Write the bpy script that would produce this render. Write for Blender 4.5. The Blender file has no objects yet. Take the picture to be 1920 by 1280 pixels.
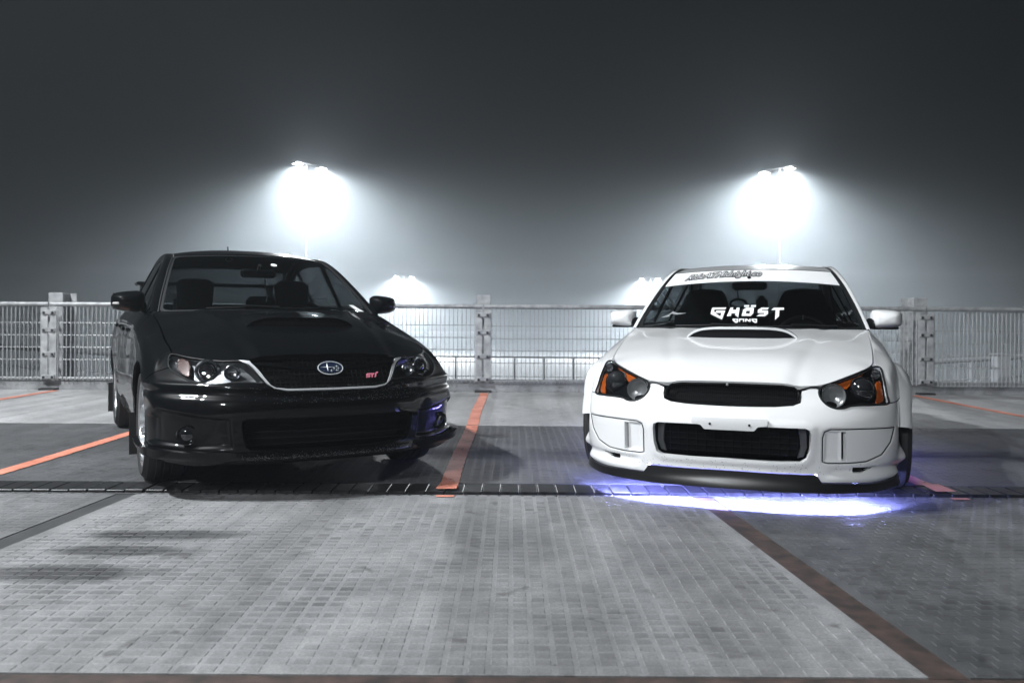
import bpy, bmesh, math, random
import numpy as np
from mathutils import Vector, Matrix
from mathutils.geometry import delaunay_2d_cdt

# ------------------------------------------------------------------ camera, world, light, exposure
SC = bpy.context.scene
COL = SC.collection
rad = math.radians
CAM_H = 0.939
cam_d = bpy.data.cameras.new('camera')
cam = bpy.data.objects.new('camera', cam_d)
COL.objects.link(cam)
cam.location = (0, 0, CAM_H)
cam.rotation_euler = (rad(90), rad(-0.33), 0)
cam_d.sensor_width = 36.0
cam_d.lens = 36.0 * 1525.0 / 1920.0
cam_d.shift_y = -41.0 / 1920.0
cam_d.clip_start = 0.05
cam_d.clip_end = 2000.0
cam_d.dof.use_dof = True
cam_d.dof.focus_distance = 4.35
cam_d.dof.aperture_fstop = 3.2
SC.camera = cam

world = bpy.data.worlds.new('World')
SC.world = world
world.use_nodes = True
wn = world.node_tree.nodes
wl = world.node_tree.links
bg = wn['Background']
sky = wn.new('ShaderNodeTexSky')
sky.sky_type = 'NISHITA'
sky.sun_disc = False
sky.sun_elevation = rad(38)
sky.sun_rotation = rad(200)
desat = wn.new('ShaderNodeHueSaturation')
desat.inputs['Saturation'].default_value = 0.25
wl.new(sky.outputs['Color'], desat.inputs['Color'])
wl.new(desat.outputs['Color'], bg.inputs['Color'])
bg.inputs['Strength'].default_value = 0.0004      # night: the sky is all but out

SC.view_settings.view_transform = 'Standard'
SC.view_settings.look = 'None'
SC.view_settings.gamma = 1.0
SC.view_settings.exposure = 0.0
SC.view_settings.use_curve_mapping = False
SC.cycles.use_denoising = True
SC.cycles.max_bounces = 8
SC.cycles.volume_bounces = 0
SC.cycles.sample_clamp_indirect = 6.0
SC.cycles.volume_step_rate = 1.0
SC.cycles.volume_max_steps = 256

# night: no sun; floodlights on masts light the deck (built below), fog carries their glow
FAR_P, FAR_P2 = 92000.0, 125000.0
KEY, KEY_P = (-8.6, 3.0, 10.6, 116.0), 8800.0       # near-left mast: x, y, z, facing (degrees)
KEY2, KEY2_P = (-8.0, -12.0, 9.5, 150.0), 7000.0
FOG, FOG_G = 0.0025, 0.32
# ------------------------------------------------------------------ curves and surfaces (numpy)
def nat_tangents(t):
    n = len(t)
    A = np.zeros((n, n)); B = np.zeros((n, n))
    h = np.diff(t)
    A[0, 0], A[0, 1] = 2, 1
    B[0, 0], B[0, 1] = -3 / h[0], 3 / h[0]
    A[-1, -1], A[-1, -2] = 2, 1
    B[-1, -1], B[-1, -2] = 3 / h[-1], -3 / h[-1]
    for i in range(1, n - 1):
        a, b = 1 / h[i - 1], 1 / h[i]
        A[i, i - 1], A[i, i], A[i, i + 1] = a, 2 * (a + b), b
        B[i, i - 1], B[i, i], B[i, i + 1] = -3 * a * a, 3 * (a * a - b * b), 3 * b * b
    return np.linalg.solve(A, B)

def cr_tangents(t):
    n = len(t); D = np.zeros((n, n)); h = np.diff(t)
    D[0, 0], D[0, 1] = -1 / h[0], 1 / h[0]
    D[-1, -1], D[-1, -2] = 1 / h[-1], -1 / h[-1]
    for i in range(1, n - 1):
        a, b = h[i - 1], h[i]
        D[i, i - 1] = -b / (a * (a + b)); D[i, i + 1] = a / (b * (a + b)); D[i, i] = (b - a) / (a * b)
    return D

def basis(t, D, q):
    """weights (Q,n) so that value(q) = W @ knots"""
    q = np.clip(q, t[0], t[-1])
    i = np.clip(np.searchsorted(t, q, side='right') - 1, 0, len(t) - 2)
    h = t[i + 1] - t[i]; u = (q - t[i]) / h
    h00 = 2*u**3 - 3*u**2 + 1; h10 = u**3 - 2*u**2 + u
    h01 = -2*u**3 + 3*u**2; h11 = u**3 - u**2
    W = np.zeros((len(q), len(t)))
    r = np.arange(len(q))
    W[r, i] += h00; W[r, i + 1] += h01
    W += (h10 * h)[:, None] * D[i] + (h11 * h)[:, None] * D[i + 1]
    return W

class Curve:
    def __init__(s, pts, smooth=True):
        s.p = np.array(pts, float)
        d = np.linalg.norm(np.diff(s.p, axis=0), axis=1)
        s.t = np.concatenate([[0], np.cumsum(d)]); s.L = s.t[-1]
        s.D = (nat_tangents if smooth else cr_tangents)(s.t)
    def __call__(s, q):
        return basis(s.t, s.D, np.atleast_1d(np.asarray(q, float)) * s.L) @ s.p

class BodyNet:
    """half-body skin: columns run from the nose centre round the corner to the tail, rows from sill to belt"""
    def __init__(s, cols):
        P = np.array(cols, float)                      # (C,R,3)
        M = P[1:3][::-1].copy(); M[..., 0] *= -1
        T = P[-3:-1][::-1].copy(); T[..., 0] *= -1
        P = np.concatenate([M, P, T])
        mid = P[:, 3]
        d = np.linalg.norm(np.diff(mid, axis=0), axis=1)
        t = np.concatenate([[0], np.cumsum(d)])
        s.s = t - t[2]; s.S = s.s[-3]
        dr = np.linalg.norm(np.diff(P[2:9], axis=1), axis=2).mean(0)
        s.v = np.concatenate([[0], np.cumsum(dr)]); s.V = s.v[-1]
        s.Ds = cr_tangents(s.s) * 0.5 + nat_tangents(s.s) * 0.5
        s.Dv = cr_tangents(s.v)
        s.P = P
    def __call__(s, uv):
        uv = np.asarray(uv, float).reshape(-1, 2)
        sg = np.where(uv[:, 0] < 0, -1.0, 1.0)
        W = basis(s.s, s.Ds, np.abs(uv[:, 0])); V = basis(s.v, s.Dv, uv[:, 1])
        C, R = s.P.shape[:2]
        p = ((W @ s.P.reshape(C, -1)).reshape(-1, R, 3) * V[:, :, None]).sum(1)
        p[:, 0] *= sg
        return p
    def cache(s):
        if not hasattr(s, '_g'):
            ss = np.linspace(0, s.S, 420); vv = np.linspace(0, s.V, 60)
            g = np.stack(np.meshgrid(ss, vv, indexing='ij'), -1).reshape(-1, 2)
            s._g = (g, s(g))
        return s._g
    def find(s, pts, dims, f=None, smax=None):
        """parameters of surface points whose coordinates `dims` (or image f(p)) equal pts"""
        g, P = s.cache()
        F = (lambda p: p[:, dims]) if f is None else f
        Fg = F(P)
        ok = np.ones(len(g), bool) if smax is None else g[:, 0] <= smax
        G, Fk = g[ok], Fg[ok]
        Q = np.array(pts, float).reshape(-1, 2); sg = np.ones(len(Q))
        if f is None and dims[0] == 0:
            sg = np.where(Q[:, 0] < 0, -1.0, 1.0); Q[:, 0] = np.abs(Q[:, 0])
        x = np.array([G[np.argmin(((Fk - q)**2).sum(1))] for q in Q])
        e = 1e-4
        for _ in range(8):
            n = len(x)
            R = F(s(np.r_[x, x + [e, 0], x + [0, e]]))
            r0, a, b = R[:n], (R[n:2*n] - R[:n]) / e, (R[2*n:] - R[:n]) / e
            d = Q - r0
            det = a[:, 0]*b[:, 1] - a[:, 1]*b[:, 0]
            det = np.where(np.abs(det) < 1e-7, 1e-7, det)
            st = np.stack([(d[:, 0]*b[:, 1] - d[:, 1]*b[:, 0]) / det, (a[:, 0]*d[:, 1] - a[:, 1]*d[:, 0]) / det], 1)
            x = x + np.clip(st, -.03, .03)
            x[:, 0] = np.clip(x[:, 0], 0, s.S); x[:, 1] = np.clip(x[:, 1], 0, s.V)
        return x * np.c_[sg, np.ones(len(x))]

class TPS:
    """z = f(x,y), thin plate spline through scattered points"""
    def __init__(s, pts, lam=1e-5):
        P = np.array(pts, float); s.c = P[:, :2]; n = len(P)
        K = s.k(s.c, s.c) + lam * np.eye(n)
        A = np.zeros((n + 3, n + 3)); A[:n, :n] = K
        A[:n, n:] = A[n:, :n].T if False else np.c_[np.ones(n), s.c]
        A[n:, :n] = np.c_[np.ones(n), s.c].T
        s.w = np.linalg.solve(A, np.r_[P[:, 2], 0, 0, 0])
    @staticmethod
    def k(a, b):
        d2 = ((a[:, None] - b[None])**2).sum(-1)
        return 0.5 * d2 * np.log(np.maximum(d2, 1e-12))
    def __call__(s, xy):
        xy = np.asarray(xy, float).reshape(-1, 2); n = len(s.c)
        return s.k(xy, s.c) @ s.w[:n] + s.w[n] + xy @ s.w[n + 1:]

def inside(poly, pts):
    poly = np.asarray(poly, float); x, y = pts[:, 0], pts[:, 1]
    r = np.zeros(len(pts), bool)
    for (x0, y0), (x1, y1) in zip(poly, np.roll(poly, -1, 0)):
        c = (y0 > y) != (y1 > y)
        if y1 != y0:
            r ^= c & (x < (x1 - x0) * (y - y0) / (y1 - y0) + x0)
    return r

def seg_dist(poly, pts, closed=True):
    poly = np.asarray(poly, float); d = np.full(len(pts), 1e9)
    n = len(poly)
    for i in range(n if closed else n - 1):
        a, b = poly[i], poly[(i + 1) % n]
        ab = b - a; L = (ab**2).sum() + 1e-18
        t = np.clip(((pts - a) @ ab) / L, 0, 1)
        d = np.minimum(d, ((pts - a - t[:, None] * ab)**2).sum(1))
    return np.sqrt(d)

def sdf(poly, pts):
    return np.where(inside(poly, pts), -1, 1) * seg_dist(poly, pts)

def smooth_poly(pts, n=6, closed=True):
    """Catmull-Rom through pts"""
    p = np.asarray(pts, float); m = len(p); out = []
    for i in range(m if closed else m - 1):
        if closed: a, b, c, d = p[i-1], p[i], p[(i+1) % m], p[(i+2) % m]
        else: a, b, c, d = p[max(i-1, 0)], p[i], p[i+1], p[min(i+2, m-1)]
        for k in range(n):
            t = k / n
            out.append(0.5 * (2*b + (c-a)*t + (2*a-5*b+4*c-d)*t*t + (3*b-a-3*c+d)*t**3))
    if not closed: out.append(p[-1])
    return np.array(out)

def round_poly(pts, r, n=5):
    """polygon with its corners rounded by radius r (number or one per corner)"""
    p = np.asarray(pts, float); m = len(p); out = []
    rr = [r] * m if np.isscalar(r) else r
    for i in range(m):
        a, b, c = p[i-1], p[i], p[(i+1) % m]
        u, w = a - b, c - b; lu, lw = np.linalg.norm(u), np.linalg.norm(w)
        k = min(rr[i], .48*lu, .48*lw)
        if k < 1e-5: out.append(b); continue
        s, e = b + u/lu*k, b + w/lw*k
        for q in range(n + 1):
            t = q / n; out.append((1-t)**2*s + 2*t*(1-t)*b + t*t*e)
    return np.array(out)

def resample(poly, h, closed=True):
    p = np.asarray(poly, float)
    if closed: p = np.vstack([p, p[:1]])
    out = []
    for a, b in zip(p[:-1], p[1:]):
        n = max(1, int(np.ceil(np.linalg.norm(b - a) / h)))
        for k in range(n): out.append(a + (b - a) * k / n)
    if not closed: out.append(p[-1])
    return np.array(out)

def smoothstep(a, b, x):
    t = np.clip((x - a) / (b - a), 0, 1); return t*t*(3 - 2*t)
# ------------------------------------------------------------------ body nets (car frame: x sideways, y back from the nose, z up)
WPOSE = (1.0841, 4.0524, -19.24)
BPOSE = (-0.9356, 4.3090, 28.94)
def side(y, xs, zs, top):
    return [(x, y, z) for x, z in zip(xs, zs)] + [top]
WCOLS = [
 [(0, .035, .10), (0, .04, .20), (0, .025, .32), (0, .005, .43), (0, .03, .505), (0, .085, .565), (0, .13, .625)],
 [(.22, .045, .10), (.22, .045, .20), (.22, .03, .32), (.22, .012, .43), (.22, .04, .505), (.22, .09, .565), (.22, .135, .622)],
 [(.40, .075, .10), (.40, .07, .20), (.40, .055, .32), (.40, .04, .43), (.40, .075, .505), (.40, .125, .56), (.41, .175, .612)],
 [(.56, .15, .10), (.56, .135, .20), (.56, .115, .32), (.56, .11, .43), (.56, .145, .505), (.56, .205, .58), (.56, .30, .655)],
 [(.68, .25, .10), (.69, .235, .20), (.69, .215, .32), (.685, .205, .43), (.68, .24, .51), (.67, .305, .60), (.655, .41, .69)],
 [(.785, .40, .108), (.79, .375, .21), (.795, .35, .33), (.785, .335, .44), (.78, .37, .53), (.755, .425, .62), (.695, .51, .708)],
 side(.53, [.805, .815, .825, .83, .825, .79], [.12, .22, .34, .45, .55, .655], (.71, .61, .735)),
 side(.66, [.815, .83, .845, .855, .85, .812], [.15, .24, .36, .48, .58, .69], (.718, .73, .762)),
 side(.92, [.83, .85, .865, .872, .865, .825], [.16, .26, .38, .50, .62, .735], (.727, .94, .805)),
 side(1.17, [.82, .845, .86, .868, .86, .83], [.17, .28, .40, .52, .65, .765], (.735, 1.17, .848)),
 side(1.45, [.80, .835, .855, .865, .858, .835], [.18, .30, .42, .54, .67, .79], (.745, 1.44, .888)),
 side(2.0, [.80, .835, .855, .865, .858, .838], [.18, .30, .42, .54, .67, .80], (.768, 2.0, .905)),
 side(2.8, [.80, .835, .855, .868, .862, .838], [.18, .30, .42, .54, .68, .81], (.768, 2.8, .918)),
 side(3.42, [.82, .85, .868, .878, .872, .835], [.18, .30, .42, .54, .69, .83], (.745, 3.42, .935)),
 side(3.95, [.80, .825, .84, .845, .835, .80], [.22, .32, .44, .56, .70, .84], (.705, 3.95, .935)),
 [(.72, 4.27, .26), (.74, 4.29, .34), (.75, 4.30, .46), (.74, 4.30, .58), (.73, 4.28, .71), (.70, 4.27, .85), (.66, 4.23, .93)],
 [(.45, 4.37, .27), (.46, 4.40, .35), (.46, 4.41, .47), (.45, 4.40, .58), (.45, 4.37, .71), (.44, 4.35, .86), (.42, 4.31, .94)],
 [(0, 4.39, .28), (0, 4.42, .36), (0, 4.43, .48), (0, 4.42, .59), (0, 4.39, .72), (0, 4.37, .87), (0, 4.34, .95)],
]
BCOLS = [
 [(0, .06, .16), (0, .03, .24), (0, .01, .36), (0, .0, .50), (0, .04, .58), (0, .095, .665), (0, .15, .745)],
 [(.22, .07, .16), (.22, .04, .24), (.22, .02, .36), (.22, .01, .50), (.22, .05, .58), (.22, .105, .665), (.22, .158, .742)],
 [(.40, .10, .16), (.40, .07, .24), (.40, .05, .36), (.40, .045, .50), (.40, .085, .58), (.40, .14, .655), (.41, .195, .722)],
 [(.56, .165, .16), (.56, .13, .24), (.56, .11, .36), (.56, .11, .50), (.56, .16, .58), (.56, .22, .645), (.56, .30, .715)],
 [(.69, .265, .16), (.69, .225, .24), (.69, .20, .36), (.69, .21, .50), (.69, .27, .58), (.685, .34, .65), (.675, .44, .728)],
 [(.825, .43, .165), (.84, .39, .245), (.84, .375, .36), (.845, .385, .50), (.838, .43, .59), (.805, .51, .67), (.738, .58, .748)],
 side(.58, [.845, .865, .872, .878, .872, .828], [.17, .25, .37, .50, .60, .70], (.745, .66, .775)),
 side(.72, [.85, .87, .88, .89, .886, .845], [.18, .26, .38, .51, .62, .735], (.752, .78, .805)),
 side(.93, [.85, .87, .888, .897, .89, .85], [.18, .28, .40, .53, .66, .785], (.755, .98, .86)),
 side(1.20, [.84, .865, .88, .892, .885, .852], [.19, .30, .42, .55, .69, .825], (.755, 1.22, .915)),
 side(1.50, [.82, .855, .87, .88, .875, .855], [.20, .32, .44, .57, .72, .86], (.765, 1.50, .968)),
 side(2.05, [.82, .855, .87, .88, .876, .858], [.20, .32, .44, .58, .73, .875], (.785, 2.05, .985)),
 side(2.9, [.82, .855, .872, .885, .882, .86], [.20, .32, .45, .59, .75, .89], (.785, 2.9, 1.0)),
 side(3.545, [.84, .865, .885, .898, .892, .855], [.20, .32, .45, .59, .76, .91], (.765, 3.545, 1.02)),
 side(4.1, [.82, .84, .855, .862, .85, .815], [.24, .34, .46, .60, .77, .92], (.725, 4.1, 1.02)),
 [(.73, 4.43, .28), (.75, 4.46, .36), (.76, 4.47, .48), (.755, 4.46, .62), (.745, 4.44, .78), (.72, 4.42, .92), (.68, 4.37, 1.01)],
 [(.46, 4.52, .29), (.47, 4.56, .37), (.47, 4.57, .49), (.46, 4.56, .62), (.46, 4.53, .78), (.45, 4.50, .93), (.43, 4.45, 1.02)],
 [(0, 4.54, .30), (0, 4.58, .38), (0, 4.59, .50), (0, 4.58, .63), (0, 4.55, .79), (0, 4.52, .94), (0, 4.48, 1.03)],
]
# ------------------------------------------------------------------ materials
MATS = {}
def mat(name, base, rough=.5, metal=0.0, coat=0.0, spec=.5, coat_rough=.04, emis=None, estr=0.0):
    if name in MATS: return MATS[name]
    m = bpy.data.materials.new(name); m.use_nodes = True
    b = m.node_tree.nodes['Principled BSDF']
    b.inputs['Base Color'].default_value = (*base, 1)
    b.inputs['Roughness'].default_value = rough
    b.inputs['Metallic'].default_value = metal
    b.inputs['Coat Weight'].default_value = coat
    b.inputs['Coat Roughness'].default_value = coat_rough
    b.inputs['Specular IOR Level'].default_value = spec
    if emis:
        b.inputs['Emission Color'].default_value = (*emis, 1)
        b.inputs['Emission Strength'].default_value = estr
    MATS[name] = m
    return m

def nd(m, kind, **kw):
    n = m.node_tree.nodes.new(kind)
    for k, v in kw.items():
        if k in n.inputs.keys(): n.inputs[k].default_value = v
        else: setattr(n, k, v)
    return n
def lk(m, a, b): m.node_tree.links.new(a, b)
def bsdf(m): return m.node_tree.nodes['Principled BSDF']

def add_noise(m, scale, c0, c1, lo=.35, hi=.65, detail=6.0, coord='Object', rough=None, bump=None, bscale=None, bdist=.002):
    tc = nd(m, 'ShaderNodeTexCoord')
    no = nd(m, 'ShaderNodeTexNoise', Scale=scale, Detail=detail)
    cr = nd(m, 'ShaderNodeValToRGB')
    cr.color_ramp.elements[0].position = lo; cr.color_ramp.elements[0].color = (*c0, 1)
    cr.color_ramp.elements[1].position = hi; cr.color_ramp.elements[1].color = (*c1, 1)
    lk(m, tc.outputs[coord], no.inputs['Vector']); lk(m, no.outputs['Fac'], cr.inputs['Fac'])
    lk(m, cr.outputs['Color'], bsdf(m).inputs['Base Color'])
    if rough:
        mr = nd(m, 'ShaderNodeMapRange'); mr.inputs['To Min'].default_value = rough[0]; mr.inputs['To Max'].default_value = rough[1]
        lk(m, no.outputs['Fac'], mr.inputs['Value']); lk(m, mr.outputs['Result'], bsdf(m).inputs['Roughness'])
    if bump:
        n2 = nd(m, 'ShaderNodeTexNoise', Scale=bscale, Detail=4.0)
        lk(m, tc.outputs[coord], n2.inputs['Vector'])
        bp = nd(m, 'ShaderNodeBump', Strength=bump, Distance=bdist)
        lk(m, n2.outputs['Fac'], bp.inputs['Height']); lk(m, bp.outputs['Normal'], bsdf(m).inputs['Normal'])
    return m

def glass_mat(name, tint, rough=.02, refl=1.0):
    if name in MATS: return MATS[name]
    m = bpy.data.materials.new(name); m.use_nodes = True
    nt = m.node_tree; nt.nodes.clear()
    o = nd(m, 'ShaderNodeOutputMaterial'); tr = nd(m, 'ShaderNodeBsdfTransparent'); gl = nd(m, 'ShaderNodeBsdfGlossy')
    tr.inputs['Color'].default_value = (*tint, 1); gl.inputs['Roughness'].default_value = rough
    lw = nd(m, 'ShaderNodeLayerWeight', Blend=.5); mx = nd(m, 'ShaderNodeMixShader')      # same from both sides of the pane
    pw = nd(m, 'ShaderNodeMath', operation='POWER'); pw.inputs[1].default_value = 5.0; lk(m, lw.outputs['Facing'], pw.inputs[0])
    mu = nd(m, 'ShaderNodeMath', operation='MULTIPLY_ADD'); mu.inputs[1].default_value = .94*refl; mu.inputs[2].default_value = .05*refl
    lk(m, pw.outputs[0], mu.inputs[0]); lk(m, mu.outputs[0], mx.inputs['Fac'])
    lk(m, tr.outputs[0], mx.inputs[1]); lk(m, gl.outputs[0], mx.inputs[2]); lk(m, mx.outputs[0], o.inputs['Surface'])
    MATS[name] = m
    return m

WHITE = mat('white_paint', (.78, .79, .80), .32, coat=1.0, coat_rough=.03)
BLACK = mat('black_paint', (.0028, .0032, .0038), .35, coat=.6, coat_rough=.02, spec=.03)
bsdf(BLACK).inputs['Coat IOR'].default_value = 1.4
PLASTIC = mat('black_plastic', (.009, .010, .011), .5, spec=.25)
GLOSSBLACK = mat('black_paint', (.0028, .0032, .0038), .35, coat=.6, coat_rough=.02, spec=.03)
bsdf(BLACK).inputs['Coat IOR'].default_value = 1.4
RUBBER = mat('tyre_rubber', (.014, .014, .015), .75)
CHROME = mat('chrome', (.82, .84, .86), .08, metal=1.0)
SATIN = mat('satin_metal', (.55, .57, .60), .28, metal=1.0)
ALLOY = mat('alloy_wheel', (.62, .64, .66), .25, metal=.9)
GUN = mat('gunmetal_wheel', (.05, .052, .055), .3, metal=.8)
DARKIN = mat('dark_interior', (.006, .006, .007), .85, spec=.1)
SEATCLOTH = mat('seat_cloth', (.010, .010, .011), .9)
AMBER = mat('amber_reflector', (.46, .095, .012), .18, metal=.25, coat=.8)
AMBERD = mat('amber_reflector_dark', (.045, .014, .008), .3, metal=.2, coat=.3)
FROST = mat('frosted_lamp', (.26, .265, .27), .30, metal=.5)
DARKLENS = mat('dark_projector_lens', (.012, .013, .015), .05, coat=1.0)
WINDSHIELD = glass_mat('windshield_glass', (.27, .295, .305))
TINT = glass_mat('tinted_glass', (.34, .37, .38))
LENS = glass_mat('clear_lamp_lens', (.93, .94, .95), refl=.9)
VINYL = mat('white_vinyl', (.82, .83, .84), .5)
VINYLK = mat('black_vinyl', (.01, .01, .012), .5)
PINK = mat('pink_badge', (.75, .22, .30), .3, coat=.5)
BADGEBLUE = mat('badge_blue', (.012, .022, .05), .25, coat=.8)
BADGESILVER = mat('badge_silver', (.62, .64, .66), .3, metal=.3)
LEATHER = mat('wheel_leather', (.07, .045, .045), .5)

# ------------------------------------------------------------------ mesh helpers
def mesh_obj(name, V, F, m, parent=None, smooth=True, sharp=38, loc=None):
    me = bpy.data.meshes.new(name)
    me.from_pydata([tuple(map(float, v)) for v in V], [], [tuple(map(int, f)) for f in F])
    for mm in (m if isinstance(m, (list, tuple)) else [m]): me.materials.append(mm)
    me.update()
    if smooth:
        me.polygons.foreach_set('use_smooth', [True] * len(me.polygons))
        if sharp: me.set_sharp_from_angle(angle=rad(sharp))
    o = bpy.data.objects.new(name, me); COL.objects.link(o)
    if parent is not None: o.parent = parent
    if loc is not None: o.location = loc
    return o

class MB:
    """collects shapes for one mesh"""
    def __init__(s): s.V = []; s.F = []
    def add(s, V, F):
        n = len(s.V); s.V += [tuple(map(float, v)) for v in V]; s.F += [tuple(int(i) + n for i in f) for f in F]; return s
    def box(s, c, d, rz=0.0, bev=0.0, R=None):
        x, y, z = d[0]/2, d[1]/2, d[2]/2; b = min(bev, x*.9, y*.9, z*.9)
        if b <= 0:
            V = [(i*x, j*y, k*z) for k in (-1, 1) for j in (-1, 1) for i in (-1, 1)]
            F = [(0,2,3,1),(4,5,7,6),(0,1,5,4),(2,6,7,3),(0,4,6,2),(1,3,7,5)]
        else:
            V = []; idx = {}
            for sx in (-1, 1):
                for sy in (-1, 1):
                    for sz in (-1, 1):
                        for a in range(3):
                            p = [sx*(x-b), sy*(y-b), sz*(z-b)]; p[a] += (sx, sy, sz)[a]*b
                            idx[(sx,sy,sz,a)] = len(V); V.append(tuple(p))
            I = lambda sx,sy,sz,a: idx[(sx,sy,sz,a)]
            F = []
            for a in range(3):
                o1, o2 = (a+1) % 3, (a+2) % 3
                for sg in (-1, 1):
                    q = []
                    for u, w in ((-1,-1),(1,-1),(1,1),(-1,1)):
                        k = [0,0,0]; k[a] = sg; k[o1] = u; k[o2] = w; q.append(I(*k, a))
                    F.append(tuple(q) if sg > 0 else tuple(q[::-1]))
            for a in range(3):
                o1, o2 = (a+1) % 3, (a+2) % 3
                for u in (-1, 1):
                    for w in (-1, 1):
                        k0 = [0,0,0]; k1 = [0,0,0]
                        for k, sg in ((k0,-1),(k1,1)): k[a] = sg; k[o1] = u; k[o2] = w
                        q = (I(*k0,o1), I(*k1,o1), I(*k1,o2), I(*k0,o2))
                        F.append(q if u*w > 0 else q[::-1])
            for sx in (-1, 1):
                for sy in (-1, 1):
                    for sz in (-1, 1):
                        t = (I(sx,sy,sz,0), I(sx,sy,sz,1), I(sx,sy,sz,2))
                        F.append(t if sx*sy*sz > 0 else t[::-1])
        V = np.array(V)
        if R is not None: V = V @ np.array(R).T
        if rz:
            ca, sa = math.cos(rz), math.sin(rz); V = V @ np.array([[ca, sa, 0], [-sa, ca, 0], [0, 0, 1]])
        return s.add(V + np.array(c), F)
    def tube(s, pts, r, n=10, closed=False, cap=True):
        P = np.asarray(pts, float); m = len(P)
        rr = np.full(m, r) if np.isscalar(r) else np.asarray(r, float)
        T = np.roll(P, -1, 0) - np.roll(P, 1, 0) if closed else np.gradient(P, axis=0)
        T /= np.linalg.norm(T, axis=1)[:, None] + 1e-12
        up = np.array([0, 0, 1.0]) if abs(T[0][2]) < .9 else np.array([1.0, 0, 0])
        N = np.cross(T[0], up); N /= np.linalg.norm(N)
        V = []
        for i in range(m):
            N = N - T[i] * (N @ T[i]); N /= np.linalg.norm(N) + 1e-12
            B = np.cross(T[i], N)
            for k in range(n):
                a = 2*math.pi*k/n; V.append(P[i] + rr[i]*(math.cos(a)*N + math.sin(a)*B))
        F = []
        for i in range(m if closed else m - 1):
            j = (i + 1) % m
            for k in range(n):
                F.append((i*n+k, i*n+(k+1) % n, j*n+(k+1) % n, j*n+k))
        if cap and not closed:
            F.append(tuple(range(n-1, -1, -1))); F.append(tuple((m-1)*n+k for k in range(n)))
        return s.add(V, F)
    def lathe(s, prof, axis_o, axis_d, n=32, up=None):
        """prof: (radius, height along axis)"""
        d = np.asarray(axis_d, float); d /= np.linalg.norm(d)
        u = np.array([0, 0, 1.0]) if abs(d[2]) < .9 else np.array([1.0, 0, 0])
        a = np.cross(u, d); a /= np.linalg.norm(a); b = np.cross(d, a)
        o = np.asarray(axis_o, float); V = []; F = []
        for r, h in prof:
            for k in range(n):
                t = 2*math.pi*k/n; V.append(o + d*h + r*(math.cos(t)*a + math.sin(t)*b))
        for i in range(len(prof) - 1):
            for k in range(n):
                F.append((i*n+k, i*n+(k+1) % n, (i+1)*n+(k+1) % n, (i+1)*n+k))
        return s.add(V, F)
    def prism(s, poly, z0, z1, f=None):
        """2-D outline pushed from z0 to z1; f maps (x,y,z) arrays"""
        p = np.asarray(poly, float); n = len(p)
        V = np.r_[np.c_[p, np.full(n, z0)], np.c_[p, np.full(n, z1)]]
        if f is not None: V = f(V)
        F = [tuple(range(n-1, -1, -1)), tuple(range(n, 2*n))] + [(i, (i+1) % n, n+(i+1) % n, n+i) for i in range(n)]
        return s.add(V, F)
    def build(s, name, m, parent=None, smooth=True, sharp=38, loc=None):
        return mesh_obj(name, s.V, s.F, m, parent, smooth, sharp, loc)

def grid_mesh(fn, us, vs):
    g = np.stack(np.meshgrid(us, vs, indexing='ij'), -1).reshape(-1, 2)
    V = fn(g); nu, nv = len(us), len(vs)
    F = [(i*nv+j, (i+1)*nv+j, (i+1)*nv+j+1, i*nv+j+1) for i in range(nu-1) for j in range(nv-1)]
    return V, F

def surf_normal(surf, uv, c, e=1e-3):
    a = surf(uv + [e, 0]) - surf(uv - [e, 0]); b = surf(uv + [0, e]) - surf(uv - [0, e])
    n = np.cross(a, b); n /= np.linalg.norm(n, axis=1)[:, None] + 1e-12
    p = surf(uv)
    w = np.asarray(c, float) if c is not None else None
    if w is not None:
        sg = np.sign(np.median(((p - w) * n).sum(1))) or 1.0
        per = np.sign(((p - w) * n).sum(1)); per[per == 0] = sg
        n *= sg
    return n

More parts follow.
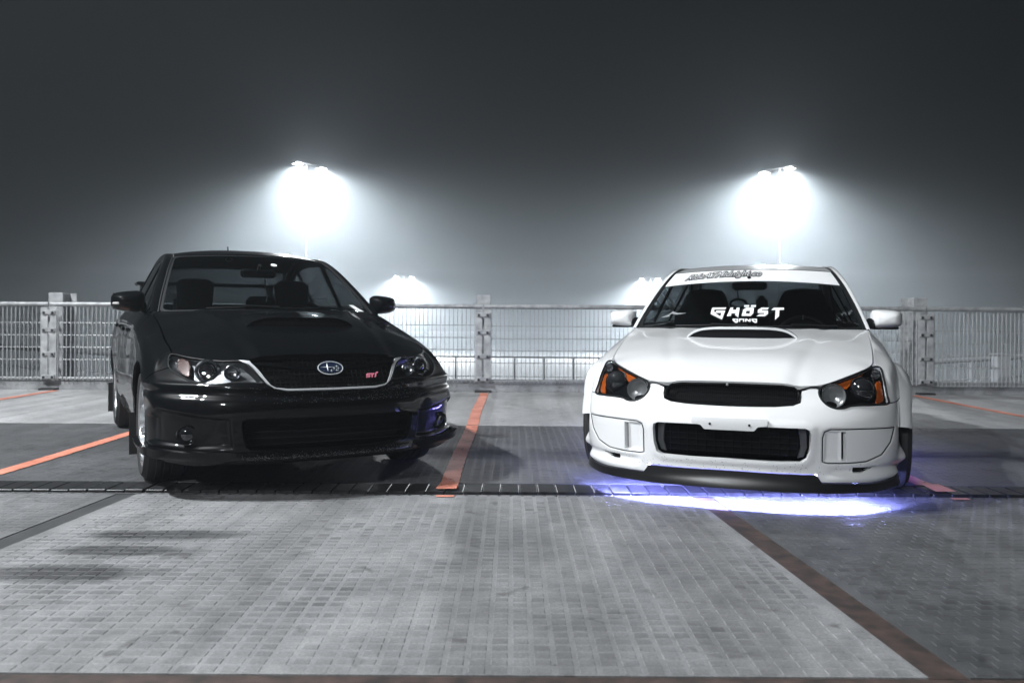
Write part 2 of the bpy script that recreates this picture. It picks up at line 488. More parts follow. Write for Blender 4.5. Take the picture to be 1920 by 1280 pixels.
CARC = (0, 2.2, .45)
def panel(surf, outline, holes=(), h=.014, disp=None, fine=None, thick=.012, centre=CARC, off=0.0):
    """triangulated patch of a surface: outline and holes in the surface's own parameters (about metres).
       disp(P, uv) moves points along the outward normal; fine(P) -> True where denser points are wanted"""
    loops = [resample(outline, h * .8)] + [resample(q, h * .8) for q in holes]
    lo, hi = loops[0].min(0), loops[0].max(0)
    def gridpts(step, stag=True):
        nx, ny = int((hi[0]-lo[0])/step) + 2, int((hi[1]-lo[1])/step) + 2
        X, Y = np.meshgrid(np.arange(nx), np.arange(ny), indexing='ij')
        return np.stack([lo[0] + (X + .5*(Y % 2))*step, lo[1] + Y*step*.9], -1).reshape(-1, 2)
    G = gridpts(h)
    if fine is not None:
        G2 = gridpts(h * .42); G2 = G2[fine(surf(G2))]
        keep = ~fine(surf(G)); G = np.r_[G[keep], G2]
    ok = inside(loops[0], G)
    for q in loops[1:]: ok &= ~inside(q, G)
    G = G[ok]
    ok = np.ones(len(G), bool)
    for q in loops: ok &= seg_dist(q, G) > h * .3
    G = G[ok]
    pts = np.r_[tuple(loops) + (G,)]
    edges = []; n0 = 0; rng = []
    for q in loops:
        n = len(q); edges += [(n0+i, n0+(i+1) % n) for i in range(n)]; rng.append((n0, n)); n0 += n
    r = delaunay_2d_cdt([Vector(p) for p in pts], edges, [], 0, 1e-7)
    uv = np.array([tuple(v) for v in r[0]]); T = np.array([tuple(f) for f in r[2]])
    orig = [o[0] if o else -1 for o in r[3]]
    back = {}
    for i, o in enumerate(r[3]):
        for k in o: back[k] = i
    c = uv[T].mean(1)
    ok = inside(loops[0], c)
    for q in loops[1:]: ok &= ~inside(q, c)
    T = T[ok]
    P = surf(uv); N = surf_normal(surf, uv, centre)
    d = np.full(len(P), float(off))
    if disp is not None: d = d + disp(P, uv)
    V = P + N * d[:, None]
    # winding
    n3 = np.cross(V[T[:, 1]] - V[T[:, 0]], V[T[:, 2]] - V[T[:, 0]])
    if np.median((n3 * N[T[:, 0]]).sum(1)) < 0: T = T[:, ::-1]
    F = [tuple(t) for t in T]; V = [tuple(v) for v in V]
    if thick:
        for n0, n in rng:
            ids = [back.get(n0 + i) for i in range(n)]
            ids = [i for i in ids if i is not None]
            base = len(V)
            V += [tuple(np.array(V[i]) - N[i] * thick) for i in ids]
            m = len(ids)
            F += [(ids[i], ids[(i+1) % m], base+(i+1) % m, base+i) for i in range(m)]
    return V, F

def mirror(VF):
    V, F = VF
    return [(-v[0], v[1], v[2]) for v in V], [tuple(f[::-1]) for f in F]

def thing(name, label, cat, loc=(0, 0, 0), rz=0.0, group=None):
    o = bpy.data.objects.new(name, None); COL.objects.link(o)
    o.location = loc; o.rotation_euler = (0, 0, rz); o.empty_display_size = .2
    o['label'] = label; o['category'] = cat
    if group: o['group'] = group
    return o
def tag(o, label, cat, group=None):
    o['label'] = label; o['category'] = cat
    if group: o['group'] = group
    return o
def structure(o): o['kind'] = 'structure'; return o
def stuff(o): o['kind'] = 'stuff'; return o
# ------------------------------------------------------------------ parking deck
def pos_noise(m, scale, detail=5.0, dist=0.0):
    g = nd(m, 'ShaderNodeNewGeometry'); n = nd(m, 'ShaderNodeTexNoise', Scale=scale, Detail=detail, Distortion=dist)
    lk(m, g.outputs['Position'], n.inputs['Vector']); return n
def ramp(m, fac, p0, c0, p1, c1):
    r = nd(m, 'ShaderNodeValToRGB')
    r.color_ramp.elements[0].position = p0; r.color_ramp.elements[0].color = (*c0, 1)
    r.color_ramp.elements[1].position = p1; r.color_ramp.elements[1].color = (*c1, 1)
    lk(m, fac, r.inputs['Fac']); return r
def mixc(m, a, b, fac, mode='MIX'):
    x = nd(m, 'ShaderNodeMix', data_type='RGBA', blend_type=mode)
    if isinstance(fac, float): x.inputs['Factor'].default_value = fac
    else: lk(m, fac, x.inputs['Factor'])
    for s, v in ((6, a), (7, b)):
        if isinstance(v, tuple): x.inputs[s].default_value = (*v, 1)
        else: lk(m, v, x.inputs[s])
    return x
def dark_mark_mask(m):
    """three elongated marks, darker than the deck around them"""
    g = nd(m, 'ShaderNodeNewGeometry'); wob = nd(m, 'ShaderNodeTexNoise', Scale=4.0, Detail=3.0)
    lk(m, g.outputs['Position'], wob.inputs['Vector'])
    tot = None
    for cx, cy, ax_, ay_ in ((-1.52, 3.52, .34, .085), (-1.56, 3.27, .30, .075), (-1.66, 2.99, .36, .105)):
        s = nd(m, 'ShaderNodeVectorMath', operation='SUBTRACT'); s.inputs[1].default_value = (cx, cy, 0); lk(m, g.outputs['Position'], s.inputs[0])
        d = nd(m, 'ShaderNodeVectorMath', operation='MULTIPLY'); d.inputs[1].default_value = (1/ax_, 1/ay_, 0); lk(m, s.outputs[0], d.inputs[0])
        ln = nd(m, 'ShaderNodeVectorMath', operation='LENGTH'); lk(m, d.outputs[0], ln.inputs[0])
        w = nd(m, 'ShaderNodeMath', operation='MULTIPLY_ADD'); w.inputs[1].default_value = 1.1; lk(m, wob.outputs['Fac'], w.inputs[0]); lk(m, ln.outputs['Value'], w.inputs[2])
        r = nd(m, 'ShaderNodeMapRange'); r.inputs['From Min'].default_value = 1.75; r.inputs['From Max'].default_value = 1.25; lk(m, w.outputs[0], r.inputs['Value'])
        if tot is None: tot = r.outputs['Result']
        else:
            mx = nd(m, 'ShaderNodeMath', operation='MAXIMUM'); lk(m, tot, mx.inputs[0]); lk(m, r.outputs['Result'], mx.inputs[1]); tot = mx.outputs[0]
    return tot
def deck_mat(name, lo, hi, rough, blotch=1.6, grain=120.0, dark_marks=False, cell=None, bump=.35):
    m = mat(name, lo, rough[0])
    n1 = pos_noise(m, blotch, 6.0, .6)
    r1 = ramp(m, n1.outputs['Fac'], .32, lo, .68, hi)
    n2 = pos_noise(m, grain, 4.0)
    r2 = ramp(m, n2.outputs['Fac'], .25, (.62, .62, .62), .75, (1.22, 1.22, 1.22))
    c = mixc(m, r1.outputs['Color'], r2.outputs['Color'], .75, 'MULTIPLY')
    out = c.outputs[2]
    n3 = pos_noise(m, 9.0, 8.0, .4)
    r3 = ramp(m, n3.outputs['Fac'], .30, (.72, .72, .73), .62, (1.08, 1.08, 1.08))
    out = mixc(m, out, r3.outputs['Color'], .8, 'MULTIPLY').outputs[2]
    if cell:                                # every pad worn a little differently
        g = nd(m, 'ShaderNodeNewGeometry')
        sn = nd(m, 'ShaderNodeVectorMath', operation='SNAP'); sn.inputs[1].default_value = (cell[0], cell[1], 10)
        lk(m, g.outputs['Position'], sn.inputs[0])
        wn_ = nd(m, 'ShaderNodeTexWhiteNoise', noise_dimensions='3D'); lk(m, sn.outputs[0], wn_.inputs['Vector'])
        n4 = pos_noise(m, 1.1, 3.0, .8)
        r4 = ramp(m, n4.outputs['Fac'], .45, (0, 0, 0), .68, (1, 1, 1))
        rr = ramp(m, wn_.outputs['Value'], .0, (.55, .55, .56), .9, (1.05, 1.05, 1.05))
        k = mixc(m, (1, 1, 1), rr.outputs['Color'], r4.outputs['Color'])
        out = mixc(m, out, k.outputs[2], 1.0, 'MULTIPLY').outputs[2]
    gt = nd(m, 'ShaderNodeNewGeometry'); vt = nd(m, 'ShaderNodeVectorMath', operation='MULTIPLY'); vt.inputs[1].default_value = (3.2, .22, 1); lk(m, gt.outputs['Position'], vt.inputs[0])
    nt_ = nd(m, 'ShaderNodeTexNoise', Scale=1.0, Detail=5.0, Distortion=.8); lk(m, vt.outputs[0], nt_.inputs['Vector'])
    rt = ramp(m, nt_.outputs['Fac'], .42, (.74, .735, .73), .60, (1.06, 1.06, 1.06)); out = mixc(m, out, rt.outputs['Color'], .85, 'MULTIPLY').outputs[2]
    sp = pos_noise(m, 5.5, 2.0, 1.2); rs = ramp(m, sp.outputs['Fac'], .66, (1, 1, 1), .72, (.62, .61, .60))
    out = mixc(m, out, rs.outputs['Color'], 1.0, 'MULTIPLY').outputs[2]
    vo = nd(m, 'ShaderNodeTexVoronoi', Scale=7.0); g0 = nd(m, 'ShaderNodeNewGeometry'); lk(m, g0.outputs['Position'], vo.inputs['Vector'])
    rv = ramp(m, vo.outputs['Distance'], .035, (.45, .44, .43), .06, (1, 1, 1)); out = mixc(m, out, rv.outputs['Color'], .8, 'MULTIPLY').outputs[2]
    if dark_marks:
        out = mixc(m, out, mixc(m, out, (.30, .30, .31), 1.0, 'MULTIPLY').outputs[2], dark_mark_mask(m)).outputs[2]
    lk(m, out, bsdf(m).inputs['Base Color'])
    mr = nd(m, 'ShaderNodeMapRange'); mr.inputs['To Min'].default_value = rough[0]; mr.inputs['To Max'].default_value = rough[1]
    lk(m, n3.outputs['Fac'], mr.inputs['Value']); lk(m, mr.outputs['Result'], bsdf(m).inputs['Roughness'])
    bp = nd(m, 'ShaderNodeBump', Strength=bump, Distance=.002); lk(m, n2.outputs['Fac'], bp.inputs['Height']); lk(m, bp.outputs['Normal'], bsdf(m).inputs['Normal'])
    return m

PX, PY = .060, .050                              # stud pitch
LIGHT_G = deck_mat('pale_concrete_joint', (.19, .193, .197), (.27, .273, .277), (.55, .8), dark_marks=True)
LIGHT_P = deck_mat('pale_concrete_stud', (.155, .158, .162), (.255, .258, .262), (.5, .75), dark_marks=True, cell=(PX, PY))
DARK_G = deck_mat('grey_concrete_joint', (.075, .078, .082), (.11, .113, .117), (.45, .7))
DARK_P = deck_mat('grey_concrete_stud', (.075, .078, .082), (.12, .123, .128), (.4, .65), cell=(PX, PY))
MID_G = deck_mat('bay_concrete_joint', (.060, .062, .066), (.095, .098, .102), (.5, .75))
MID_P = deck_mat('bay_concrete_stud', (.050, .052, .055), (.088, .090, .094), (.48, .72), cell=(PX, PY))
SMOOTH = deck_mat('smooth_concrete', (.29, .293, .297), (.41, .413, .417), (.4, .7), blotch=.9, grain=60)
RUST = mat('rusty_steel', (.07, .04, .033), .7); add_noise(RUST, 14, (.026, .021, .020), (.080, .052, .044), .35, .7, bump=.5, bscale=90, coord='Object')
DKSTEEL = mat('dark_steel_plate', (.020, .021, .022), .42, metal=.3); add_noise(DKSTEEL, 22, (.012, .0125, .013), (.030, .031, .033), .35, .7, rough=(.3, .6), bump=.3, bscale=220)

def slab(name, poly, z, m, thick=.12):
    mb = MB().prism(poly, z - thick, z); o = mb.build(name, m, smooth=False); return structure(o)
FY = 10.50                                       # fence line
rx = lambda y: 1.03 + (4.15 - y)*.066            # right joint, a little off square
lx = lambda y: -2.06 - (4.15 - y)*.066
deck = []
base = slab('parking_deck', [(-16, -14), (16, -14), (16, FY+.16), (-16, FY+.16)], -.125, DARK_G, .35)
y0, y1 = 2.15, 4.33
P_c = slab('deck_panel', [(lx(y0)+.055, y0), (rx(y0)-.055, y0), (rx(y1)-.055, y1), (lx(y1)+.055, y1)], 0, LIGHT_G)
P_r = slab('deck_panel', [(rx(y0)+.055, y0), (16, y0), (16, y1), (rx(y1)+.055, y1)], 0, DARK_G)
P_l = slab('deck_panel', [(-16, y0), (lx(y0)-.055, y0), (lx(y1)-.055, y1), (-16, y1)], 0, deck_mat('left_concrete_joint', (.14, .143, .147), (.20, .203, .207), (.5, .75)))
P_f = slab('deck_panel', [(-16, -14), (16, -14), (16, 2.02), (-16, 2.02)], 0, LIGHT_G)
P_b = slab('deck_panel', [(-16, 4.665), (16, 4.665), (16, 7.18), (-16, 7.18)], 0, MID_G)
P_s = slab('deck_panel', [(-16, 7.20), (16, 7.20), (16, FY+.16), (-16, FY+.16)], 0, SMOOTH)
for nm, q, m in (('joint_strip', [(rx(y0)-.052, y0), (rx(y0)+.052, y0), (rx(y1)+.052, y1), (rx(y1)-.052, y1)], RUST),
                 ('joint_strip', [(lx(y0)-.052, y0), (lx(y0)+.052, y0), (lx(y1)+.052, y1), (lx(y1)-.052, y1)], deck_mat('joint_filler', (.045, .047, .05), (.085, .087, .09), (.5, .7))),
                 ('joint_strip', [(-16, 2.024), (16, 2.024), (16, 2.146), (-16, 2.146)], RUST),
                 ('expansion_joint', [(-16, 4.335), (16, 4.335), (16, 4.405), (-16, 4.405)], mat('joint_rubber', (.012, .012, .013), .6))):
    slab(nm, q, -.003 if nm == 'joint_strip' else -.012, m)

# raised studs
def stud_mesh(name):
    a, b, h, c = .0235, .0190, .0014, .0025
    V = [(sx*a, sy*b, -.001) for sx, sy in ((-1,-1),(1,-1),(1,1),(-1,1))] + [(sx*(a-c), sy*(b-c), h) for sx, sy in ((-1,-1),(1,-1),(1,1),(-1,1))]
    F = [(4, 5, 6, 7)] + [(i, (i+1) % 4, 4+(i+1) % 4, 4+i) for i in range(4)]
    return V, F
SV, SF = stud_mesh('raised_stud')
def studs(panel_o, xa, xb, ya, yb, m, stagger, n_single, seed, hs=1.0):
    """pads over y in [ya,yb], x in [xa(y), xb(y)]; the n_single nearest ones in view are objects of their own"""
    rng = random.Random(seed); spots = []
    j = int(ya/PY) + 1
    while j*PY + PY/2 < yb:
        yy = j*PY + PY/2; sh = PX/2*(j % 2) if stagger else 0.0
        i0 = int(math.floor(max(xa(yy), -yy*.66)/PX))
        i = i0
        while i*PX < min(xb(yy), yy*.66):
            xx = i*PX + PX/2 + sh
            if xa(yy)+.03 < xx < xb(yy)-.03 and rng.random() > .004: spots.append((xx, yy))
            i += 1
        j += 1
    spots.sort(key=lambda p: p[1] + .15*abs(p[0]))
    me = None
    for x, y in spots[:n_single]:
        if me is None:
            o = mesh_obj('raised_stud', SV, SF, m, panel_o, smooth=False); me = o.data
        else:
            o = bpy.data.objects.new('raised_stud', me); COL.objects.link(o); o.parent = panel_o
        o.location = (x, y, rng.uniform(-.0008, .0006)); o.rotation_euler = (0, 0, rng.uniform(-.02, .02))
    V = []; F = []; sv = np.array(SV)
    for x, y in spots[n_single:]:
        b = len(V); k = sv*[rng.uniform(.95, 1.03), rng.uniform(.95, 1.03), hs] + [x + rng.uniform(-.001, .001), y + rng.uniform(-.001, .001), rng.uniform(-.0008, .0006)*hs]
        V += k.tolist(); F += [tuple(q+b for q in f) for f in SF]
    stuff(mesh_obj('raised_studs', V, F, m, panel_o, smooth=False))
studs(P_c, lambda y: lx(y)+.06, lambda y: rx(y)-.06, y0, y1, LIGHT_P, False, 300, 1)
studs(P_r, lambda y: rx(y)+.06, lambda y: 9, y0, y1, DARK_P, True, 300, 2)
studs(P_l, lambda y: -9, lambda y: lx(y)-.06, y0, y1, deck_mat('left_concrete_stud', (.11, .113, .117), (.17, .173, .177), (.5, .75), cell=(PX, PY)), False, 0, 3, .6)
studs(P_b, lambda y: -9, lambda y: 9, 4.67, 7.18, MID_P, False, 0, 4, .55)

# drain channel with cover plates across the bays
ch = structure(MB().box((0, 4.535, -.06), (32, .252, .09)).build('drain_channel', mat('channel_bed', (.10, .103, .107), .6), smooth=False))
pl = None
rng = random.Random(5)
k = 0; x = -4.4
while x < 4.4:
    if pl is None:
        pl = MB().box((0, 0, -.01), (.0955, .21, .022), bev=.003).build('cover_plate', DKSTEEL, ch, smooth=False); o = pl
    else:
        o = bpy.data.objects.new('cover_plate', pl.data); COL.objects.link(o); o.parent = ch
    o.location = (x, 4.535, .001 + rng.uniform(-.002, .0015)); o.rotation_euler = (rng.uniform(-.006, .006), rng.uniform(-.006, .006), 0)
    x += .1015 + (.010 if k % 14 == 9 else 0); k += 1

# orange bay lines
ORANGE = mat('orange_line_paint', (.62, .17, .095), .55)
no = pos_noise(ORANGE, 38.0, 8.0); n_b = pos_noise(ORANGE, 5.0, 5.0)
rc = ramp(ORANGE, n_b.outputs['Fac'], .3, (.46, .14, .085), .7, (.68, .27, .19)); lk(ORANGE, rc.outputs['Color'], bsdf(ORANGE).inputs['Base Color'])
ad = nd(ORANGE, 'ShaderNodeMath', operation='MULTIPLY_ADD'); ad.inputs[1].default_value = .55; lk(ORANGE, n_b.outputs['Fac'], ad.inputs[0]); lk(ORANGE, no.outputs['Fac'], ad.inputs[2])
al = ramp(ORANGE, ad.outputs[0], .56, (0, 0, 0), .60, (1, 1, 1)); lk(ORANGE, al.outputs['Color'], bsdf(ORANGE).inputs['Alpha'])
rng = random.Random(11)
LINES = (-8.54, -5.81, -3.08, -.35, 2.38, 5.11, 7.84)
for X in LINES:
    for ya, yb, z in ((4.67, 7.18, .0046), (7.21, 10.36, .0042)):
        n = int((yb-ya)/.03); V = []
        wob = [0.0]
        for i in range(n+1):
            y = ya + (yb-ya)*i/n
            a = .052 + rng.uniform(-.0035, .0035); b = .052 + rng.uniform(-.0035, .0035); c = .006*math.sin(y*2.1 + X)
            V += [(X-a+c, y, z), (X+b+c, y, z)]
        structure(mesh_obj('bay_line', V, [(2*i, 2*i+1, 2*i+3, 2*i+2) for i in range(n)], ORANGE, smooth=False))
    if abs(X) < 4:
        structure(MB().add([(X-.062, 4.435, .0165), (X+.05, 4.435, .0165), (X+.056, 4.635, .0165), (X-.046, 4.635, .0165)], [(0, 1, 2, 3)]).build('bay_line', ORANGE, smooth=False))
        structure(MB().add([(X-.045, 4.285, .0046), (X+.045, 4.285, .0046), (X+.05, 4.329, .0046), (X-.05, 4.329, .0046)], [(0, 1, 2, 3)]).build('bay_line', ORANGE, smooth=False))

# ------------------------------------------------------------------ fence
GALV = mat('galvanised_steel', (.42, .43, .44), .42, metal=.25); add_noise(GALV, 16, (.26, .27, .28), (.40, .41, .42), .35, .65, rough=(.3, .55))
GALVD = mat('dull_galvanised_steel', (.40, .41, .42), .6, metal=.1); add_noise(GALVD, 12, (.25, .26, .27), (.42, .43, .44), .35, .65)
PLINTH = deck_mat('plinth_metal', (.22, .23, .235), (.32, .325, .33), (.4, .6), blotch=3.0)
structure(MB().box((0, FY+.09, .08), (32, .10, .16), bev=.004).build('deck_kerb', PLINTH, smooth=False))
POSTS = [(-11.6, 'outer'), (-5.97, 'left'), (-.37, 'middle'), (5.34, 'right'), (11.0, 'outer')]
bar_me = None
fence_lab = {-5.97: 'galvanised bar fence panel behind the black car, left of the middle post', -.37: 'galvanised bar fence panel behind the white car, right of the middle post',
             -11.6: 'galvanised bar fence panel at the far left edge of the deck', 5.34: 'galvanised bar fence panel at the far right edge of the deck'}
for (xa, _), (xb, __) in zip(POSTS[:-1], POSTS[1:]):
    t = thing('bar_fence', fence_lab[xa], 'fence', (xa, FY, 0), 0, 'fence panels along the deck edge')
    L = xb - xa; dz = {-11.6: .0, -5.97: .0, -.37: -.012, 5.34: -.045}[xa]
    e0, e1 = .012, L - .012
    MB().tube([(e0, 0, 1.105), (L/2, 0, 1.105), (e1, 0, 1.105)], .029, 12).build('top_rail', GALV, t)
    for xe in (e0 + .045, e1 - .045):
        MB().box((xe, -.012, .60 + dz*.3), (.088, .012, .93), bev=.003).build('end_plate', GALVD, t, smooth=False)
    for z in (.865, .705, .55, .39, .155):
        MB().tube([(.09, .012, z + dz), (L/2, .012, z + dz), (L-.09, .012, z + dz)], .0065 if z > .2 else .0095, 6).build('cross_wire', GALV, t)
    n = int((L - .22)/.0545)
    lo_x, hi_x = -8.6 - xa, 8.6 - xa
    for i in range(n + 1):
        x = .11 + (L-.22)*i/n
        if not lo_x < x < hi_x: continue
        if bar_me is None:
            o = MB().box((0, 0, .60), (.0085, .012, .95)).build('fence_bar', GALV, t, smooth=False); bar_me = o.data
        else:
            o = bpy.data.objects.new('fence_bar', bar_me); COL.objects.link(o); o.parent = t
        o.location = (x, 0, dz*.5)
post_lab = {-5.97: 'tall galvanised steel post with bolted clamps, left of the black car', -.37: 'galvanised steel post with bolted clamps between the two cars',
            5.34: 'tall galvanised steel post with bolted clamps, right of the white car', -11.6: 'tall galvanised steel post beyond the left edge', 11.0: 'tall galvanised steel post beyond the right edge'}
for X, nm in POSTS:
    if nm == 'outer': continue
    t = thing('fence_post', post_lab[X], 'post', (X, FY, 0), 0, 'steel posts of the deck fence')
    sgn = 1 if X < 0 else -1
    top = 1.258
    MB().box((-.01*sgn, .16, top/2), (.185, .014, top), bev=.002).build('front_flange', GALVD, t, smooth=False)
    MB().box((-.01*sgn, .33, top/2), (.012, .32, top), bev=.002).build('web', GALVD, t, smooth=False)
    MB().box((-.01*sgn, .50, top/2), (.185, .014, top), bev=.002).build('back_flange', GALVD, t, smooth=False)
    MB().box((0, -.01, .012), (.21, .12, .024), bev=.003).build('foot_plate', mat('foot_rubber', (.015, .015, .016), .6), t, smooth=False)
    for z in (1.0, .775, .465, .17):
        c = MB().box((0, -.026, z), (.172, .018, .055), bev=.006).build('clamp', GALV, t, smooth=False)
        for dx in (-.055, .055):
            MB().lathe([(.0005, .016), (.009, .016), (.009, .006), (.017, .006), (.017, -.002)], (dx, -.035, z-.006), (0, -1, 0), 8).build('bolt', mat('dark_bolt', (.05, .05, .052), .5, metal=.6), c, smooth=False)

# ------------------------------------------------------------------ beyond the deck
FARM = mat('far_steel', (.40, .42, .45), .6)
structure(MB().box((0, 150, -3.6), (420, 279, .4)).build('lower_ground', mat('lower_asphalt', (.022, .023, .024), .8), smooth=False))
def far_rail(name, label, p0, p1, h, nposts, nwires, parentloc, pw=.05, rr=.045, infill=True):
    t = thing(name, label, 'railing', parentloc)
    a, b = np.array(p0) - parentloc, np.array(p1) - parentloc
    MB().tube([a, (a+b)/2, b], rr, 10).build('hand_rail', FARM, t)
    for i in range(nwires):
        k = (i+1)/(nwires+1); MB().tube([a - [0, 0, h*k], b - [0, 0, h*k]], .012, 6).build('wire', FARM, t)
    me = None
    for i in range(nposts):
        k = (i+.5)/nposts; p = a + (b-a)*k
        if me is None:
            o = MB().box((0, 0, -h/2-.02), (pw, pw, h)).build('rail_post', FARM, t, smooth=False); me = o.data
        else:
            o = bpy.data.objects.new('rail_post', me); COL.objects.link(o); o.parent = t
        o.location = tuple(p)
    # mesh infill
    if not infill: return t
    n = int(np.linalg.norm(b-a)/.11); mb = MB()
    for i in range(n):
        p = a + (b-a)*(i+.5)/n; mb.box(p - [0, 0, h/2], (.012, .012, h*.94))
    mb.build('infill_bars', FARM, t, smooth=False)
    return t
far_rail('ramp_railing', 'sloping railing of a lower ramp seen through the left fence panel', (-12.5, 14.2, .62), (-5.6, 14.0, .245), 1.0, 5, 2, (-9, 14.1, -3.4))
far_rail('ramp_railing', 'sloping railing of a lower ramp seen through the right fence panel', (6.0, 14.0, .175), (12.5, 14.2, .58), 1.0, 5, 2, (9, 14.1, -3.4))
far_rail('far_railing', 'pale railing across the lower deck, seen through the fence between the cars', (-7, 23, -.10), (8, 23, -.14), 1.1, 18, 1, (0, 23, -3.4), .045, .026, False)
for X, w, top, lab in ((-7.68, .09, .52, 'narrow steel column of the ramp behind the left fence panel'), (8.18, .21, .40, 'broad steel column of the ramp behind the right fence panel')):
    c = MB().box((0, 0, (top+3.4)/2), (w, w, top+3.4), bev=.006).box((0, 0, top+3.41), (w*1.25, w*1.25, .02), bev=.003).box((0, 0, .03), (w*2.2, w*2.2, .06), bev=.004).build('ramp_column', FARM, smooth=False)
    c.location = (X, 13.6, -3.4); tag(c, lab, 'column')

# ------------------------------------------------------------------ lamp masts
def lamp_mast(X, Y, Z, power, lab, tilt, face=0.0, gap=.95, zfoot=-3.4, pole=.05, spot=164, blend=.35, heads=2, halo=0.0):
    t = thing('lamp_mast', lab, 'lamp', (X, Y, zfoot), face, 'floodlight masts')
    H = Z - zfoot
    MB().tube([(0, .25, 0), (0, .25, H*.5), (0, .25, H+.25)], [pole*1.6, pole*1.2, pole], 12).build('pole', mat('lamp_housing', (.03, .03, .032), .6), t)
    MB().box((0, .25, H+.22), (gap*2+.4, .08, .08), bev=.01).build('cross_arm', mat('lamp_housing', (.03, .03, .032), .6), t, smooth=False)
    for dx in ((-gap, gap) if heads == 2 else (0,)):
        hd = MB().box((dx, .02, H+.09), (.62, .42, .12), bev=.03).build('flood_head', mat('lamp_housing', (.03, .03, .032), .6), t)
        MB().box((dx, .02, H+.022), (.54, .34, .012)).build('lamp_glass', mat('lamp_glass_glow', (.9, .9, .9), .3, emis=(.95, .98, 1.0), estr=1.5), hd, smooth=False)
        l = bpy.data.lights.new('floodlight', 'SPOT'); l.energy = power; l.spot_size = rad(spot); l.spot_blend = blend; l.shadow_soft_size = .16; l.color = (.94, .975, 1.0)
        o = bpy.data.objects.new('floodlight', l); COL.objects.link(o); o.parent = hd
        o.location = (dx, -.02, H-.02); o.rotation_euler = (rad(-tilt), 0, 0)
        if halo:                                # extra point light, added to give the head a soft halo
            p = bpy.data.lights.new('halo_light', 'POINT'); p.energy = power*halo; p.shadow_soft_size = .12; p.color = l.color
            q = bpy.data.objects.new('halo_light', p); COL.objects.link(q); q.parent = hd; q.location = (dx, -.25, H-.06)
    return t
# mast heads lean towards the deck (-y local = towards the cars)
lamp_mast(-12.0, 48, 9.85, FAR_P, 'floodlight mast glowing in the fog above the black car', 8.5, rad(58), spot=160, blend=.75, halo=.014)
lamp_mast(15.6, 48, 9.75, FAR_P, 'floodlight mast glowing in the fog above the white car', 8.5, rad(-58), spot=160, blend=.75, halo=.014)
lamp_mast(-12.65, 95, 5.75, FAR_P2, 'distant floodlight mast low in the fog beside the black car', 7, rad(20), spot=164, blend=.8, halo=.010)
lamp_mast(16.1, 95, 5.7, FAR_P2, 'distant floodlight mast low in the fog beside the white car', 7, rad(-20), spot=164, blend=.8, halo=.010)
lamp_mast(KEY[0], KEY[1], KEY[2], KEY_P, 'floodlight mast on the near left of the deck, out of view', 38, rad(KEY[3]), zfoot=0.0, gap=.5, spot=82, blend=.5)
lamp_mast(KEY2[0], KEY2[1], KEY2[2], KEY2_P, 'floodlight mast behind the viewpoint, out of view', 66, rad(KEY2[3]), zfoot=0.0, gap=.5, spot=34, blend=.6)

# ------------------------------------------------------------------ fog
hz = MB().box((0, 140, 6.2), (400, 308, 24.4)).build('haze', None if False else mat('tmp', (1, 1, 1)), smooth=False)
stuff(hz)
m = bpy.data.materials.new('fog'); m.use_nodes = True; m.node_tree.nodes.clear()
o_ = nd(m, 'ShaderNodeOutputMaterial'); v_ = nd(m, 'ShaderNodeVolumePrincipled')
v_.inputs['Color'].default_value = (.84, .93, 1.0, 1); v_.inputs['Density'].default_value = FOG; v_.inputs['Anisotropy'].default_value = FOG_G
lk(m, v_.outputs['Volume'], o_.inputs['Volume'])
hz.data.materials.clear(); hz.data.materials.append(m)
# ------------------------------------------------------------------ car builder
class SymPatch:
    def __init__(s, cen, edge, pw=2.0):
        s.c = Curve([(0, y, z) for y, z in cen]); s.e = Curve(edge); s.W = max(p[0] for p in edge); s.L = s.e.L; s.pw = pw
    def __call__(s, uv):
        uv = np.asarray(uv, float).reshape(-1, 2)
        u = uv[:, 0] / s.W; v = np.clip(uv[:, 1] / s.L, 0, 1)
        C, E = s.c(v), s.e(v); f = np.abs(u)**s.pw
        return np.stack([E[:, 0]*u, C[:, 1]+(E[:, 1]-C[:, 1])*f, C[:, 2]+(E[:, 2]-C[:, 2])*f], 1)
    def rect(s, m=0.0, r=.02):
        return round_poly([(-s.W+m, m), (s.W-m, m), (s.W-m, s.L-m), (-s.W+m, s.L-m)], r)

class HeightPatch:
    """z over (x,y)"""
    def __init__(s, pts, lam=1e-5): s.f = TPS(pts, lam)
    def __call__(s, uv):
        uv = np.asarray(uv, float).reshape(-1, 2); return np.c_[uv, s.f(uv)]
class SidePatch:
    """x over (y,z)"""
    def __init__(s, pts, lam=1e-5): s.f = TPS([(y, z, x) for x, y, z in pts], lam)
    def __call__(s, uv):
        uv = np.asarray(uv, float).reshape(-1, 2); return np.c_[s.f(uv), uv]

def inset(poly, d):
    p = np.asarray(poly, float)
    a = .5*np.sum(p[:, 0]*np.roll(p[:, 1], -1) - np.roll(p[:, 0], -1)*p[:, 1])
    e = np.roll(p, -1, 0) - p; e /= np.linalg.norm(e, axis=1)[:, None] + 1e-12
    n = np.stack([-e[:, 1], e[:, 0]], 1) * (1 if a > 0 else -1)
    m = n + np.roll(n, 1, 0); m /= np.linalg.norm(m, axis=1)[:, None] + 1e-9
    k = np.clip((m * n).sum(1), .5, 1)
    return p + m * (d / k)[:, None]

def dedupe(p, eps=1e-4):
    p = np.asarray(p, float); out = [p[0]]
    for q in p[1:]:
        if np.linalg.norm(q - out[-1]) > eps: out.append(q)
    if np.linalg.norm(out[0] - out[-1]) < eps: out.pop()
    return np.array(out)

def both(VF): return ((1, VF), (-1, mirror(VF)))

def sym(half):
    """(x,z) outline of the right half, first and last point near x=0 -> full outline"""
    h = np.asarray(half, float); m = h[::-1].copy(); m[:, 0] *= -1
    return dedupe(np.r_[h, m])

class Car:
    pass

